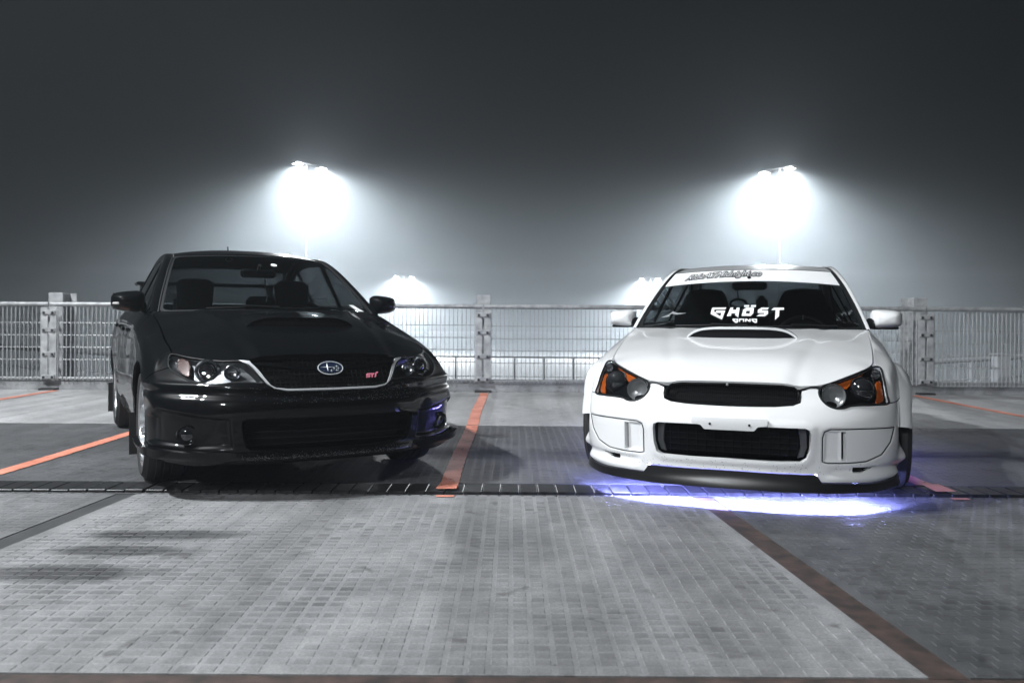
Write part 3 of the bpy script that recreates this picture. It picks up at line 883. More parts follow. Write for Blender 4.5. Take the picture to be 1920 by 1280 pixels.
def wheel(car, x, y, sgn, R, width, rim_mat, spokes, steer=0.0):
    hub = bpy.data.objects.new('wheel', None)
    w = width / 2; rr = R * .735
    prof = [(rr-.004, -w*.80), (rr+.012, -w*.94), (rr+.05, -w), (R-.028, -w*.93), (R-.006, -w*.80), (R, -w*.6), (R, w*.6), (R-.006, w*.80),
            (R-.028, w*.93), (rr+.05, w), (rr+.012, w*.94), (rr-.004, w*.80), (rr-.004, -w*.80)]
    tyre = MB().lathe(prof, (0, 0, 0), (1, 0, 0), 56)
    for gx in (-.35, 0, .35):                       # tread grooves as proud ribs
        tyre.lathe([(R, w*(gx-.13)), (R+.0045, w*(gx-.11)), (R+.0045, w*(gx+.11)), (R, w*(gx+.13))], (0, 0, 0), (1, 0, 0), 56)
    o = tyre.build('wheel', RUBBER, car.root)
    o.location = (sgn*x, y, R); o.rotation_euler = (0, 0, steer)
    s = sgn
    rim = MB()
    rim.lathe([(rr, -w*.85*s), (rr-.012, -w*.6*s), (rr-.02, w*.5*s), (rr-.006, w*.78*s), (rr+.008, w*.9*s), (rr+.004, w*.94*s), (rr-.014, w*.88*s), (rr-.03, w*.6*s)], (0, 0, 0), (1, 0, 0), 56)
    rim.lathe([(.001, w*.62*s), (.03, w*.62*s), (.062, w*.55*s), (.07, w*.3*s)], (0, 0, 0), (1, 0, 0), 24)
    for k in range(spokes):
        a = 2*math.pi*k/spokes + .3
        ca, sa = math.cos(a), math.sin(a)
        V = []
        for r, hw, x0, x1 in ((.045, .020, .34, .62), (.12, .015, .42, .72), (rr-.022, .020, .55, .84)):
            for e in (-1, 1):
                for xx in (x0, x1):
                    V.append((w*xx*s, r*ca - e*hw*sa, r*sa + e*hw*ca))
        F = []
        for i in range(2):
            b = i*4
            F += [(b+1, b+3, b+7, b+5), (b, b+4, b+6, b+2), (b, b+1, b+5, b+4), (b+2, b+6, b+7, b+3)]
        rim.add(V, F)
    rim.build('rim', rim_mat, o)
    MB().lathe([(.06, w*.05*s), (rr*.86, w*.05*s), (rr*.86, -w*.1*s), (.06, -w*.1*s)], (0, 0, 0), (1, 0, 0), 40).build('brake_disc', SATIN, o)
    return o

def seat_mesh(x, y, ztop, bucket):
    """front seat with back and head piece as one padded shape"""
    secs = []                                   # (z, half width, y centre, half depth)
    if bucket:
        secs = [(.30, .24, y-.02, .06), (.55, .26, y+.03, .075), (.80, .25, y+.08, .075), (.98, .235, y+.12, .07), (1.06, .18, y+.135, .062), (ztop-.05, .155, y+.15, .055), (ztop-.012, .125, y+.155, .04), (ztop, .07, y+.157, .018)]
    else:
        secs = [(.30, .23, y-.02, .07), (.55, .25, y+.03, .08), (.80, .24, y+.08, .075), (.93, .215, y+.115, .065), (.985, .13, y+.13, .05), (1.01, .125, y+.13, .05), (ztop-.04, .14, y+.135, .055), (ztop-.01, .11, y+.135, .04), (ztop, .06, y+.135, .015)]
    n = 20; V = []; F = []
    for z, hw, yc, hd in secs:
        for k in range(n):
            a = 2*math.pi*k/n; c, s = math.cos(a), math.sin(a)
            V.append((x + hw*np.sign(c)*abs(c)**.6, yc + hd*np.sign(s)*abs(s)**.7, z))
    for i in range(len(secs)-1):
        for k in range(n): F.append((i*n+k, i*n+(k+1) % n, (i+1)*n+(k+1) % n, (i+1)*n+k))
    F.append(tuple((len(secs)-1)*n+k for k in range(n)))
    mb = MB().add(V, F)
    mb.box((x, y-.27, .36), (.50, .52, .16), bev=.05)
    return mb

def build_car(cfg):
    car = Car(); car.cfg = cfg
    X, Y, yaw = cfg['pose']
    root = thing(cfg['name'], cfg['label'], 'car', (X, Y, 0), rad(yaw)); car.root = root
    net = car.net = BodyNet(cfg['cols']); V1 = net.V
    paint = cfg['paint']
    fr = lambda pts, smax=1.5: net.find(pts, (0, 2), smax=smax)
    def sd(pts): return net.find(pts, (1, 2))
    car.fr, car.sd = fr, sd
    def s_at_y(y, v=.5):
        ss = np.linspace(.4, net.S-.5, 900); yy = net(np.c_[ss, np.full(900, V1*v)])[:, 1]
        return float(np.interp(y, yy, ss))
    yA, zA, rA = cfg['arch_f']; yR, zR, rR = cfg['arch_r']
    yd = cfg['door_y']
    # ---- bumper
    arc = lambda yc, zc, r, a0, a1, n: [(yc + r*math.cos(rad(a)), zc + r*math.sin(rad(a))) for a in np.linspace(a0, a1, n)]
    hl = cfg['hl_outline']                      # (x,z) clockwise from outer bottom, along the bottom to the inner tip ... round the top back
    hl_bot = cfg['hl_bottom']                   # outer bottom -> inner tip
    seam_z = cfg['seam']                        # bumper/fender seam: (y,z) from arch to lamp
    low = fr(cfg['bumper_low'])                 # centre -> corner, lower edge
    afront = sd(arc(yA, zA, rA, 212, cfg['arch_seam'], 10))
    up = np.r_[sd(seam_z), fr(hl_bot), fr(cfg['bumper_top'])]
    half = np.r_[low, afront, up]
    half[0, 0] = half[-1, 0] = 0
    m = half[::-1].copy(); m[:, 0] *= -1
    bo = dedupe(np.r_[half, m[1:-1]])
    holes = [dedupe(fr(q)) for q in cfg['bumper_holes']]
    VF = panel(net, inset(bo, .0028), holes, h=.0125, disp=cfg.get('bumper_disp'), fine=cfg.get('bumper_fine'), thick=.03)
    car.bumper = mesh_obj('front_bumper', *VF, paint, root)
    # ---- fenders, doors, quarters
    s_c = net.s[2+10]
    hs = fr([cfg['hl_top_outer']])[0][0]
    tops = np.c_[np.linspace(hs + .004, s_at_y(yd[0], 1.0), 40), np.full(40, V1 - .0005)]
    sill = [(y, z) for y, z in cfg['sill']]
    zs = lambda y: float(np.interp(y, [q[0] for q in sill], [q[1] for q in sill]))
    fen = np.r_[fr(cfg['hl_outer_edge']), tops,
                sd([(yd[0], z) for z in np.linspace(net([[s_at_y(yd[0], 1), V1]])[0, 2]-.02, zs(yd[0])+.01, 16)]),
                sd([(yA + rA + .03, zs(yA+rA)+.01)]), sd(arc(yA, zA, rA, -18, cfg['arch_seam'], 34)), sd(seam_z[1:])]
    disp = cfg.get('side_disp')
    for sg, vf in both(panel(net, inset(dedupe(fen), .0028), h=.02, thick=.015, disp=disp)):
        mesh_obj('front_fender', *vf, paint, root)
    def side_panel(y0, y1, lowpts, name):
        b0 = net([[s_at_y(y0, 1), V1]])[0, 2]; b1 = net([[s_at_y(y1, 1), V1]])[0, 2]
        o = np.r_[np.c_[np.linspace(s_at_y(y0, 1.0), s_at_y(y1, 1.0), 30), np.full(30, V1-.0005)], sd([(y1, z) for z in np.linspace(b1-.02, zs(y1)+.01, 14)]),
                  sd(lowpts), sd([(y0, z) for z in np.linspace(zs(y0)+.01, b0-.02, 14)])]
        for sg, vf in both(panel(net, inset(dedupe(o), .002), h=.035, thick=.012, disp=disp)):
            d = mesh_obj(name, *vf, paint, root)
            if name != 'rear_quarter':
                hy, hz = y1-.10, b1-.13
                hx = net(sd([(hy, hz)]))[0, 0]
                MB().box((sg*(hx+.018), hy, hz), (.022, .19, .03), bev=.008).build('door_handle', paint, d)
    side_panel(yd[0], yd[1], [(y, zs(y)+.01) for y in np.linspace(yd[1]-.02, yd[0]+.02, 8)], 'front_door')
    side_panel(yd[1], yd[2], [(y, zs(y)+.01) for y in np.linspace(yd[2]-.02, yd[1]+.02, 8)], 'rear_door')
    # quarter round to the tail centre
    sq = np.linspace(s_at_y(yd[2], 1.0), net.S, 40)
    q = np.r_[np.c_[sq, np.full(40, V1-.0005)], np.c_[np.full(8, net.S), np.linspace(V1*.93, .02, 8)],
              np.c_[np.linspace(net.S-.05, s_at_y(yR+rR+.25, .02), 16), np.full(16, .012)],
              sd(arc(yR, zR, rR, -20, 190, 30)), sd([(yd[2], z) for z in np.linspace(zs(yd[2])+.03, net([[sq[0], V1]])[0, 2]-.02, 12)])]
    for sg, vf in both(panel(net, inset(dedupe(q), .001), h=.04, thick=.012, disp=disp)):
        mesh_obj('rear_quarter', *vf, paint, root)
    for sg in (1, -1):
        tl = net.find([(.50, .70), (.70, .70), (.71, .84), (.48, .84)] if cfg['kind'] == 'w' else [(.50, .76), (.72, .76), (.73, .9), (.48, .9)], (0, 2))
    # tail lamps
    g, P = net.cache(); zlo, zhi = cfg['tail_z']
    ss = np.linspace(net.S-.78, net.S-.52, 12)
    def vz(s, z):
        vv = np.linspace(0, V1, 80); return float(np.interp(z, net(np.c_[np.full(80, s), vv])[:, 2], vv))
    tlo = np.r_[[(s, vz(s, zlo)) for s in ss], [(s, vz(s, zhi)) for s in ss[::-1]]]
    for sg, vf in both(panel(net, tlo, h=.03, off=.006, thick=.01)):
        mesh_obj('tail_lamp', *vf, mat('red_lamp', (.25, .008, .008), .15, coat=1), root)
    # ---- hood
    tr = net(np.c_[np.linspace(0, s_c, 70), np.full(70, V1)])
    cowl = Curve(cfg['cowl'])(np.linspace(0, 1, 14))          # corner -> centre
    hp = [tuple(p) for p in tr[::3]] + [tuple(p) for p in cowl[1:]] + list(cfg['hood_pts'])
    hp = hp + [(-x, y, z) for x, y, z in hp if abs(x) > 1e-6]
    hood = car.hood = HeightPatch(hp, 2e-5)
    ho = np.r_[tr[:, :2], cowl[1:, :2]]; mm = ho[::-1].copy(); mm[:, 0] *= -1
    ho = dedupe(np.r_[ho, mm], 1e-3)
    VF = panel(hood, inset(ho, .0065), h=.022, thick=.022, disp=cfg.get('hood_disp'), centre=(0, .9, -1))
    car.hoodo = mesh_obj('hood', *VF, paint, root)
    # scoop
    sc = cfg['scoop']; w0, w1, y0, L, h0 = sc['w0'], sc['w1'], sc['y0'], sc['L'], sc['h']
    def shell(g, scl=1.0, dz=0.0):
        u, v = g[:, 0], g[:, 1]
        w = (w0 + (w1-w0)*v**1.5) * scl
        hgt = h0 * (1 - .80*v**1.1)
        x = u*w; y = y0 + v*L + .05*np.abs(u)**3*(1-v)
        prof = (1 - np.abs(u)**5.0)**.75
        ramp = 1.0
        return np.stack([x, y, hood.f(np.c_[x, y]) - .006 + hgt*scl*prof*ramp + dz], 1)
    us = np.sin(np.linspace(-np.pi/2, np.pi/2, 41)); us = np.sign(us)*np.abs(us)**.7; vs = np.linspace(0, 1, 18)
    V, F = grid_mesh(shell, us, vs)
    mb = MB().add(V, F)
    # mouth rim: outer front edge -> inner edge
    fo = shell(np.c_[us, np.zeros(41)]); fi = shell(np.c_[us*.93, np.zeros(41)], .98)
    fi[:, 2] -= .011; fi[:, 1] += .004
    fi[:, 2] = np.maximum(fi[:, 2], hood.f(fi[:, :2]) + .004)
    bk = fi + [0, .16, .0]
    mb.add(np.r_[fo, fi, bk], [(i, i+1, 41+i+1, 41+i) for i in range(40)] + [(41+i, 41+i+1, 82+i+1, 82+i) for i in range(40)])
    so = mb.build('hood_scoop', paint, car.hoodo, sharp=60)
    lowr = np.c_[fi[:, 0], fi[:, 1]+.012, hood.f(fi[:, :2]) + .002]
    MB().add(np.r_[fi + [0, .012, -.001], lowr, bk + [0, -.001, 0]], [(i, i+1, 41+i+1, 41+i) for i in range(40)]).build('scoop_mesh', DARKIN, car.hoodo)
    # ---- greenhouse
    gh = cfg['gh']
    ws = car.ws = SymPatch(gh['ws_c'], gh['I'][:gh['iw']+1], 2.2)
    roof = car.roof = SymPatch(gh['roof_c'], gh['I'][gh['iw']:gh['ir']+1], 2.4)
    rw = SymPatch(gh['rw_c'], gh['I'][gh['ir']:], 2.2)
    up = (0, 2.2, -1)
    wo = mesh_obj('windshield', *panel(ws, ws.rect(.006, .035), h=.05, thick=.004, centre=up), WINDSHIELD, root)
    car.wso = wo
    # black band round the glass
    r0, r1 = ws.rect(.004, .04), ws.rect(gh.get('frit', .03), .05)
    mesh_obj('glass_seal', *panel(ws, r0, [r1], h=.03, thick=.006, off=.003, centre=up), PLASTIC, wo)
    mesh_obj('roof', *panel(roof, roof.rect(.004, .01), h=.04, thick=.012, centre=up, disp=cfg.get('roof_disp')), paint, root)
    ro = mesh_obj('rear_window', *panel(rw, rw.rect(.006, .03), h=.06, thick=.004, centre=up), WINDSHIELD, root)
    mesh_obj('glass_seal', *panel(rw, rw.rect(.004, .03), [rw.rect(.035, .05)], h=.05, thick=.006, off=.003, centre=up), PLASTIC, ro)
    I, O = Curve(gh['I']), Curve(gh['O'])
    # match parameters through the listed points
    tI, tO = I.t / I.L, O.t / O.L
    q = np.linspace(0, 1, 90); k = np.linspace(0, len(tI)-1, 90)
    qi, qo = np.interp(k, range(len(tI)), tI), np.interp(k, range(len(tO)), tO)
    A, B = I(qi), O(qo)
    n_w = 7; Vr = []; cen = np.array([0, 2.3, .6])
    for j in range(n_w):
        t = j/(n_w-1)
        p = A*(1-t) + B*t
        nn = p - cen; nn[:, 1] *= .25; nn /= np.linalg.norm(nn, axis=1)[:, None]
        Vr.append(p + nn * (.018*4*t*(1-t))[None] if False else p + nn * (.016*4*t*(1-t)))
    Vr = np.array(Vr)                                       # (n_w, 90, 3)
    Vv = Vr.reshape(-1, 3)
    Ff = [(j*90+i, j*90+i+1, (j+1)*90+i+1, (j+1)*90+i) for j in range(n_w-1) for i in range(89)]
    for sg, vf in both((Vv, Ff)):
        if sg > 0: vf = (vf[0], [f[::-1] for f in vf[1]])
        mesh_obj('roof_pillar', vf[0], vf[1], paint, root, sharp=None)
    for sg in (1, -1):
        nn = A - cen; nn[:, 1] *= .2; nn /= np.linalg.norm(nn, axis=1)[:, None]
        a0, a1 = gh['drip']; ii = slice(int(a0*89), int(a1*89)+1)
        d = (A + nn*.001)[ii]*[sg, 1, 1]
        MB().tube(d, gh['drip_r'], 8).build('roof_moulding', PLASTIC, root)
        d = (A + nn*.003)[:int(a0*89)+1]*[sg, 1, 1]
        MB().tube(d, .007, 8).build('windshield_moulding', PLASTIC, wo)
    # side glass zone
    belt = net(np.c_[np.linspace(s_at_y(yd[0]+.02, 1.0), s_at_y(gh['O'][-1][1], 1.0), 40), np.full(40, V1)])
    rail = O(np.linspace(0, 1, 60))
    sp = SidePatch([tuple(p) for p in belt[::3]] + [tuple(p) for p in rail[::3]], 1e-4)
    bl = belt[:, 1:]; rl = rail[:, 1:]
    zone = dedupe(np.r_[bl, rl[::-1]], 2e-3)
    zone = inset(zone, .001)
    wins = []
    rf = lambda y: float(np.interp(y, rl[:, 0], rl[:, 1])); bf = lambda y: float(np.interp(y, bl[:, 0], bl[:, 1]))
    for ya, yb in gh['win']:
        yy = np.linspace(ya, yb, 16)
        lo_ = [(y, bf(y)+.012) for y in yy]; hi_ = [(y, max(rf(y)-.035, bf(y)+.014)) for y in yy[::-1]]
        wins.append(round_poly(dedupe(np.r_[lo_, hi_], 2e-3), .012, 3))
    VF = panel(sp, zone, wins, h=.05, thick=.01)
    for sg, vf in both(VF): mesh_obj('window_frame', *vf, GLOSSBLACK, root)
    for w in wins:
        for sg, vf in both(panel(sp, w, h=.06, thick=0, off=-.006)): mesh_obj('side_window', *vf, TINT, root)
    # ---- trunk deck
    st = np.linspace(s_at_y(gh['O'][-1][1]-.05, 1.0), net.S, 24)
    tp = [tuple(p) for p in net(np.c_[st, np.full(24, V1)])] + [(x, y, z) for x, y, z in rw(np.c_[np.linspace(0, rw.W, 7), np.full(7, rw.L)])]
    tp += [(-x, y, z) for x, y, z in tp if abs(x) > 1e-6]
    trunk = HeightPatch(tp, 1e-4)
    e = net(np.c_[st, np.full(24, V1)])[:, :2]; rb = rw(np.c_[np.linspace(rw.W, 0, 7), np.full(7, rw.L)])[:, :2]
    to = np.r_[e[::-1], rb]; mm = to[::-1].copy(); mm[:, 0] *= -1
    # order: tail centre -> corner -> window base corner -> window centre -> mirrored
    mesh_obj('trunk_lid', *panel(trunk, inset(dedupe(np.r_[to, mm], 2e-3), .003), h=.06, thick=.015, centre=(0, 3.6, -1)), paint, root)
    # ---- underbody and dark inside
    W = .60
    ub = MB().box((0, 2.3, .20), (2*W, 3.9, .08)).box((0, .42, .36), (1.1, .06, .34)).box((0, 1.0, .50), (1.0, .9, .3))
    ub.box((0, 1.30, .52), (1.44, .05, .62)).box((0, 3.95, .50), (1.2, .5, .4)).box((0, 2.3, .26), (1.62, 1.7, .10))
    ub.box((0, 3.3, .55), (1.1, .06, .7)).box((0, 3.62, .9 if cfg['kind'] == 'w' else .96), (1.15, .5, .03))
    tp_ = net(np.c_[np.linspace(-.74, .74, 25), np.full(25, net.V*.14)]) + [0, .022, 0]
    ub.prism(np.r_[tp_[:, :2], [(.66, .50), (.66, 1.2), (-.66, 1.2), (-.66, .50)]], .190, .202).box((0, .32, .60), (.8, .03, .12))
    ub.build('underbody', DARKIN, root)
    for yy in (yA, yR):
        for sg in (1, -1):
            ang = np.linspace(rad(-15), rad(195), 24); rr_ = rA + .006
            Vv = [(sg*xx, yy + rr_*math.cos(a), zA + rr_*math.sin(a)) for xx in (.60, .835) for a in ang]
            Ff = [(i, i+1, 24+i+1, 24+i) for i in range(23)]
            MB().add(Vv, Ff).build('wheel_well', DARKIN, root)
    # ---- interior
    it = cfg['interior']
    dz = it['dash_z']
    dash = MB()
    dy = it['dash_y']
    prof = [(dy-.42, dz-.10), (dy-.36, dz-.015), (dy-.16, dz+.005), (dy, dz-.01), (dy+.05, dz-.06), (dy+.03, dz-.25), (dy-.05, dz-.35)]
    Vd = [(x, y, z - .02*(abs(x)/.7)**2) for x in np.linspace(-.70, .70, 15) for y, z in prof]; nP = len(prof)
    dash.add(Vd, [(i*nP+j, i*nP+j+1, (i+1)*nP+j+1, (i+1)*nP+j) for i in range(14) for j in range(nP-1)])
    hx = it['wheel_x']
    hood_p = [(.19*math.cos(a), .075*math.sin(a)) for a in np.linspace(0, math.pi, 14)]
    Vh = [(hx+x, y, dz-.015+z) for y in (dy-.10, dy+.07) for x, z in hood_p]
    dash.add(Vh, [(i, i+1, 14+i+1, 14+i) for i in range(13)] + [tuple(range(14)), tuple(range(27, 13, -1))])
    dash.build('dashboard', mat('dash_vinyl', (.02, .021, .022), .6), root)
    # steering wheel
    cx, cy, cz = hx, dy + .16, dz - .075
    tilt = rad(24); ring = [(cx + .185*math.cos(a), cy + .185*math.sin(a)*math.sin(tilt), cz + .185*math.sin(a)*math.cos(tilt)) for a in np.linspace(0, 2*math.pi, 40, endpoint=False)]
    swo = MB().tube(ring, .0155, 10, closed=True)
    for a in (0, math.pi, -math.pi/2):
        swo.tube([(cx, cy-.01, cz), (cx + .18*math.cos(a), cy + .18*math.sin(a)*math.sin(tilt), cz + .18*math.sin(a)*math.cos(tilt))], .016, 8)
    swo.lathe([(.001, .03), (.05, .028), (.065, 0), (.05, -.02)], (cx, cy, cz), (0, math.cos(tilt), -math.sin(tilt)), 20)
    sw = swo.build('steering_wheel', it['wheel_mat'], root)
    if cfg['kind'] == 'w':
        a = math.pi/2
        MB().box((cx, cy+.185*math.sin(tilt), cz+.185*math.cos(tilt)), (.014, .035, .034), bev=.004).build('rim_marker', mat('grey_band', (.35, .35, .34), .5), sw)
    for sx in (-1, 1):
        seat_mesh(sx*it['seat_x'], it['seat_y'], it['seat_top'], it['bucket']).build('seat', SEATCLOTH, root)
    rs = MB().box((0, 3.05, .50), (1.25, .5, .22), bev=.06).box((0, 3.26, .78), (1.25, .14, .45), bev=.05)
    rso = rs.build('rear_seat', SEATCLOTH, root)
    for hx_, hw, ht in it['rear_heads']:
        MB().box((hx_, 3.27, ht-.09), (hw, .10, .18), bev=.04).build('headrest', SEATCLOTH, rso)
    # mirror inside
    mx, my, mz = it['mirror']
    mo = MB().box((mx, my, mz), (it['mirror_w'], .035, .062), bev=.016)
    mo.tube([(mx, my, mz+.02), (mx, my-.05, mz+.06)], .012, 8)
    mo.build('rear_view_mirror', PLASTIC, root)
    # ---- wipers
    wb = lambda u, v, o=.012: (ws([[u*ws.W, v*ws.L]])[0] + np.array([0, -.6*o, .8*o]))
    for u0, u1, va, vb in ((-.62, .02, .03, .055), (.02, .78, .03, .045)):
        p = [wb(u, v, .010) for u, v in zip(np.linspace(u0, u1, 14), np.linspace(va, vb, 14))]
        wo_ = MB().tube(p, .0055, 6); wo_.tube([wb(u1, vb-.02, .016), wb((u0+u1)/2, (va+vb)/2, .022)], .006, 6)
        wo_.build('wiper', PLASTIC, wo)
    # cowl
    cw = Curve(cfg['cowl'])(np.linspace(0, 1, 20)); bb = ws(np.c_[np.linspace(ws.W, 0, 20), np.full(20, .02)])
    Vc = np.r_[cw + [0, -.02, -.012], bb + [0, .01, -.004]]
    for sg, vf in both((Vc, [(i, 20+i, 20+i+1, i+1) for i in range(19)])): mesh_obj('cowl', *vf, PLASTIC, root)
    # ---- wheels
    for yy in (yA, yR):
        for sg in (1, -1):
            wheel(car, cfg['track'], yy, sg, cfg['tyre_r'], cfg['tyre_w'], cfg['rim'], cfg['spokes'], cfg.get('steer', 0) if yy == yA else 0)
    return car

def door_mirror(car, base, ctr, size, paint, kind):
    """ctr, size of the housing; base = foot on the door"""
    for sg in (1, -1):
        cx, cy, cz = ctr; a, b, c = size
        V = []; F = []; n, mrows = 24, 12
        for i in range(mrows + 1):
            t = i / mrows; ph = (t - .5) * math.pi
            for k in range(n):
                th = 2*math.pi*k/n
                ux = np.sign(math.cos(th))*abs(math.cos(th))**.55; uz = np.sign(math.sin(th))*abs(math.sin(th))**.55
                r = math.cos(ph)**.45 if i not in (0, mrows) else 0.0
                yy = math.sin(ph)
                fall = 1 - (.30 if kind == 'b' else .18)*max(0, -yy)
                sk = .10*ux*uz if kind == 'b' else .05*uz
                x = a*r*ux*fall; z = c*r*uz*fall*(1 - .16*(ux if kind == 'b' else ux*.6))
                V.append((sg*(cx + x), cy + (b*.5)*yy if yy > 0 else cy + b*yy, cz + z))
        for i in range(mrows):
            for k in range(n): F.append((i*n+k, i*n+(k+1) % n, (i+1)*n+(k+1) % n, (i+1)*n+k))
        if sg < 0: F = [f[::-1] for f in F]
        mm = mesh_obj('door_mirror', V, F, paint, car.root, sharp=50)
        f0 = np.array(base)*[sg, 1, 1]
        MB().tube([f0, f0*.45 + np.array([sg*(cx-a*.6), cy, cz-c*.55])*.55, (sg*(cx-a*.45), cy+.01, cz-c*.35)], [.038, .03, .03], 10).build('mirror_foot', PLASTIC if kind == 'w' else paint, mm)
        MB().box((sg*cx, cy+b*.5, cz), (a*1.7, .008, c*1.6), bev=.003).build('mirror_glass', CHROME, mm)
        if kind == 'w':                                   # black lower shell
            MB().box((sg*(cx-.01), cy+.005, cz-c*.92), (a*1.75, b*.9, c*.30), bev=.014).build('mirror_base', PLASTIC, mm)
        else:
            MB().box((sg*(cx+a*.70), cy-b*.62, cz-c*.22), (a*.5, .02, .016), rz=sg*.75, bev=.005).build('turn_repeater', mat('clear_repeater', (.5, .5, .5), .15, coat=1), mm)
# ------------------------------------------------------------------ lamps and front details
def nsurf(car, pts): return car.net(car.fr(pts))

def lamp(car, sg, cfg, paint):
    """headlamp: recessed bowl, lamps inside, clear cover"""
    net = car.net
    ol = car.fr(cfg['hl_outline'])
    VF = panel(net, inset(ol, .003), h=.016, thick=0, disp=lambda P, uv: -.012 - cfg['bowl']*smoothstep(.0, .03, seg_dist(ol, uv)))
    S = lambda vf: vf if sg > 0 else mirror(vf)
    hl = mesh_obj('headlight', *S(VF), cfg['bowl_mat'], car.root)
    # gasket
    rim = net(resample(ol, .012))*[sg, 1, 1]
    MB().tube(rim, cfg['gasket'], 8, closed=True).build('lamp_gasket', PLASTIC, hl)
    for q, depth, m in cfg['patches']:
        mesh_obj('turn_signal', *S(panel(net, car.fr(smooth_poly(q, 4)), h=.010, thick=.008, off=-depth, disp=lambda P, uv: .0018*np.sin(P[:, 0]*420)*np.sin(P[:, 2]*420))), m, hl, sharp=None)
    for x, z, r, depth, kind in cfg['bulbs']:
        p = nsurf(car, [(x, z)])[0] + np.array([-.1*depth, depth, 0])
        p = p*[sg, 1, 1]; ax = np.array([sg*.18, -1, .03])
        if kind == 'frost':
            MB().lathe([(r*.30, -.012), (r*.75, -.004), (r*.97, .006), (r, .012), (r*1.04, .010), (r*1.05, -.02)], p, ax, 40).lathe([(.0005, -.012), (r*.31, -.012)], p, ax, 40).build('high_beam', FROST, hl)
            MB().lathe([(r*1.0, .008), (r*1.05, .014), (r*1.09, .008), (r*1.07, -.02)], p, ax, 40).build('beam_ring', mat('ring_chrome', (.5, .51, .53), .15, metal=1), hl)
        elif kind == 'proj':
            MB().lathe([(.0005, r*.45), (r*.25, r*.43), (r*.5, r*.35), (r*.75, r*.22), (r*.93, .004), (r*.97, -.01)], p, ax, 40).build('projector_lens', DARKLENS, hl, sharp=60)
            MB().lathe([(r*.95, .0), (r*1.02, .006), (r*1.06, .0), (r*1.06, -.03)], p, ax, 40).build('projector_ring', mat('ring_chrome', (.5, .51, .53), .15, metal=1), hl)
        elif kind == 'chromeproj':
            MB().lathe([(.0005, r*.42), (r*.3, r*.38), (r*.6, r*.25), (r*.8, r*.05), (r*.86, -.01)], p, ax, 40).build('projector_lens', DARKLENS, hl, sharp=60)
            MB().lathe([(r*.86, .002), (r*.93, .012), (r*1.0, .012), (r*1.03, .006), (r*1.10, -.002), (r*1.22, .003), (r*1.27, -.004), (r*1.27, -.03)], p, ax, 40).build('projector_ring', mat('lamp_chrome', (.6, .62, .64), .16, metal=1), hl)
        elif kind == 'clear':
            mb = MB().lathe([(.0005, r*.1), (r*.5, -.004), (r*.8, .004), (r, .012)], p, ax, 20)
            for i in range(3):
                for j in range(3): mb.box(p + np.array([sg*(i-1)*r*.5, -.010, (j-1)*r*.5]), (r*.36, .008, r*.36), bev=.003)
            mb.build('marker_lamp', mat('marker_chrome', (.75, .76, .78), .12, metal=1), hl)
        elif kind == 'bowl':
            MB().lathe([(.0005, -.02), (r*.45, -.018), (r*.8, -.006), (r, .010), (r*1.05, .008)], p, ax, 32).build('reflector', mat('lamp_reflector', (.45, .46, .48), .22, metal=1), hl)
    mesh_obj('lamp_cover', *S(panel(net, inset(ol, .002), h=.016, thick=0, off=.0025)), LENS, hl)
    return hl

def slats(poly, surf, axis, pitch, t, depth, m, name, parent):
    """bars of a grille clipped by a polygon in (x,z)"""
    poly = np.asarray(poly); lo, hi = poly.min(0), poly.max(0)
    a = lo[axis] + pitch*.5; mb = MB(); runs = []
    while a < hi[axis]:
        xs = []
        for p, q in zip(poly, np.roll(poly, -1, 0)):
            if (p[axis] - a)*(q[axis] - a) < 0:
                k = (a - p[axis])/(q[axis] - p[axis]); xs.append(p[1-axis] + k*(q[1-axis] - p[1-axis]))
        xs = sorted(xs)
        for u, w in zip(xs[::2], xs[1::2]):
            n = 9 if axis == 1 else 4
            L = np.linspace(u, w, n); runs.append(np.c_[L, np.full(n, a)] if axis == 1 else np.c_[np.full(n, a), L])
        a += pitch
    P = surf(np.concatenate(runs)) + [0, depth, 0]; k = 0
    for r in runs:
        mb.tube(P[k:k+len(r)], t, 5 if axis else 4); k += len(r)
    return mb.build(name, m, parent)

def droplets(car, region, n, seed, parent, sz=(.0012, .0030), surf=None, up=None):
    """water drops on the paint: many small domes, one part"""
    rng = np.random.RandomState(seed)
    ico = [(0, 0, 1)] + [(math.cos(k*2*math.pi/6)*.75, math.sin(k*2*math.pi/6)*.75, .6) for k in range(6)] + [(math.cos(k*2*math.pi/6+.5), math.sin(k*2*math.pi/6+.5), -.1) for k in range(6)]
    fc = [(0, 1+k, 1+(k+1) % 6) for k in range(6)]
    for k in range(6):
        fc += [(1+k, 7+k, 1+(k+1) % 6), (1+(k+1) % 6, 7+k, 7+(k+1) % 6)]
    ico = np.array(ico); V = []; F = []
    uv = region(rng, n)
    S = surf or car.net
    P = S(uv); N = surf_normal(S, uv, CARC if up is None else up)
    if car.cfg.get('bumper_disp') is not None and surf is None: P = P + N*car.cfg['bumper_disp'](P, uv)[:, None]
    for p, nn in zip(P, N):
        r = rng.uniform(*sz); t = np.cross(nn, [0, 0, 1.0]); t /= np.linalg.norm(t) + 1e-9; b = np.cross(nn, t)
        M = np.stack([t, b, nn], 0)
        b0 = len(V); V += [tuple(v) for v in (ico*[r, r*rng.uniform(1, 1.5), r*.7]) @ M + p]
        F += [(f[0]+b0, f[1]+b0, f[2]+b0) for f in fc]
    o = mesh_obj('water_drops', V, F, mat('water_drop', (.11, .115, .12), .04, spec=1.0, coat=1.0), parent)
    stuff(o); return o

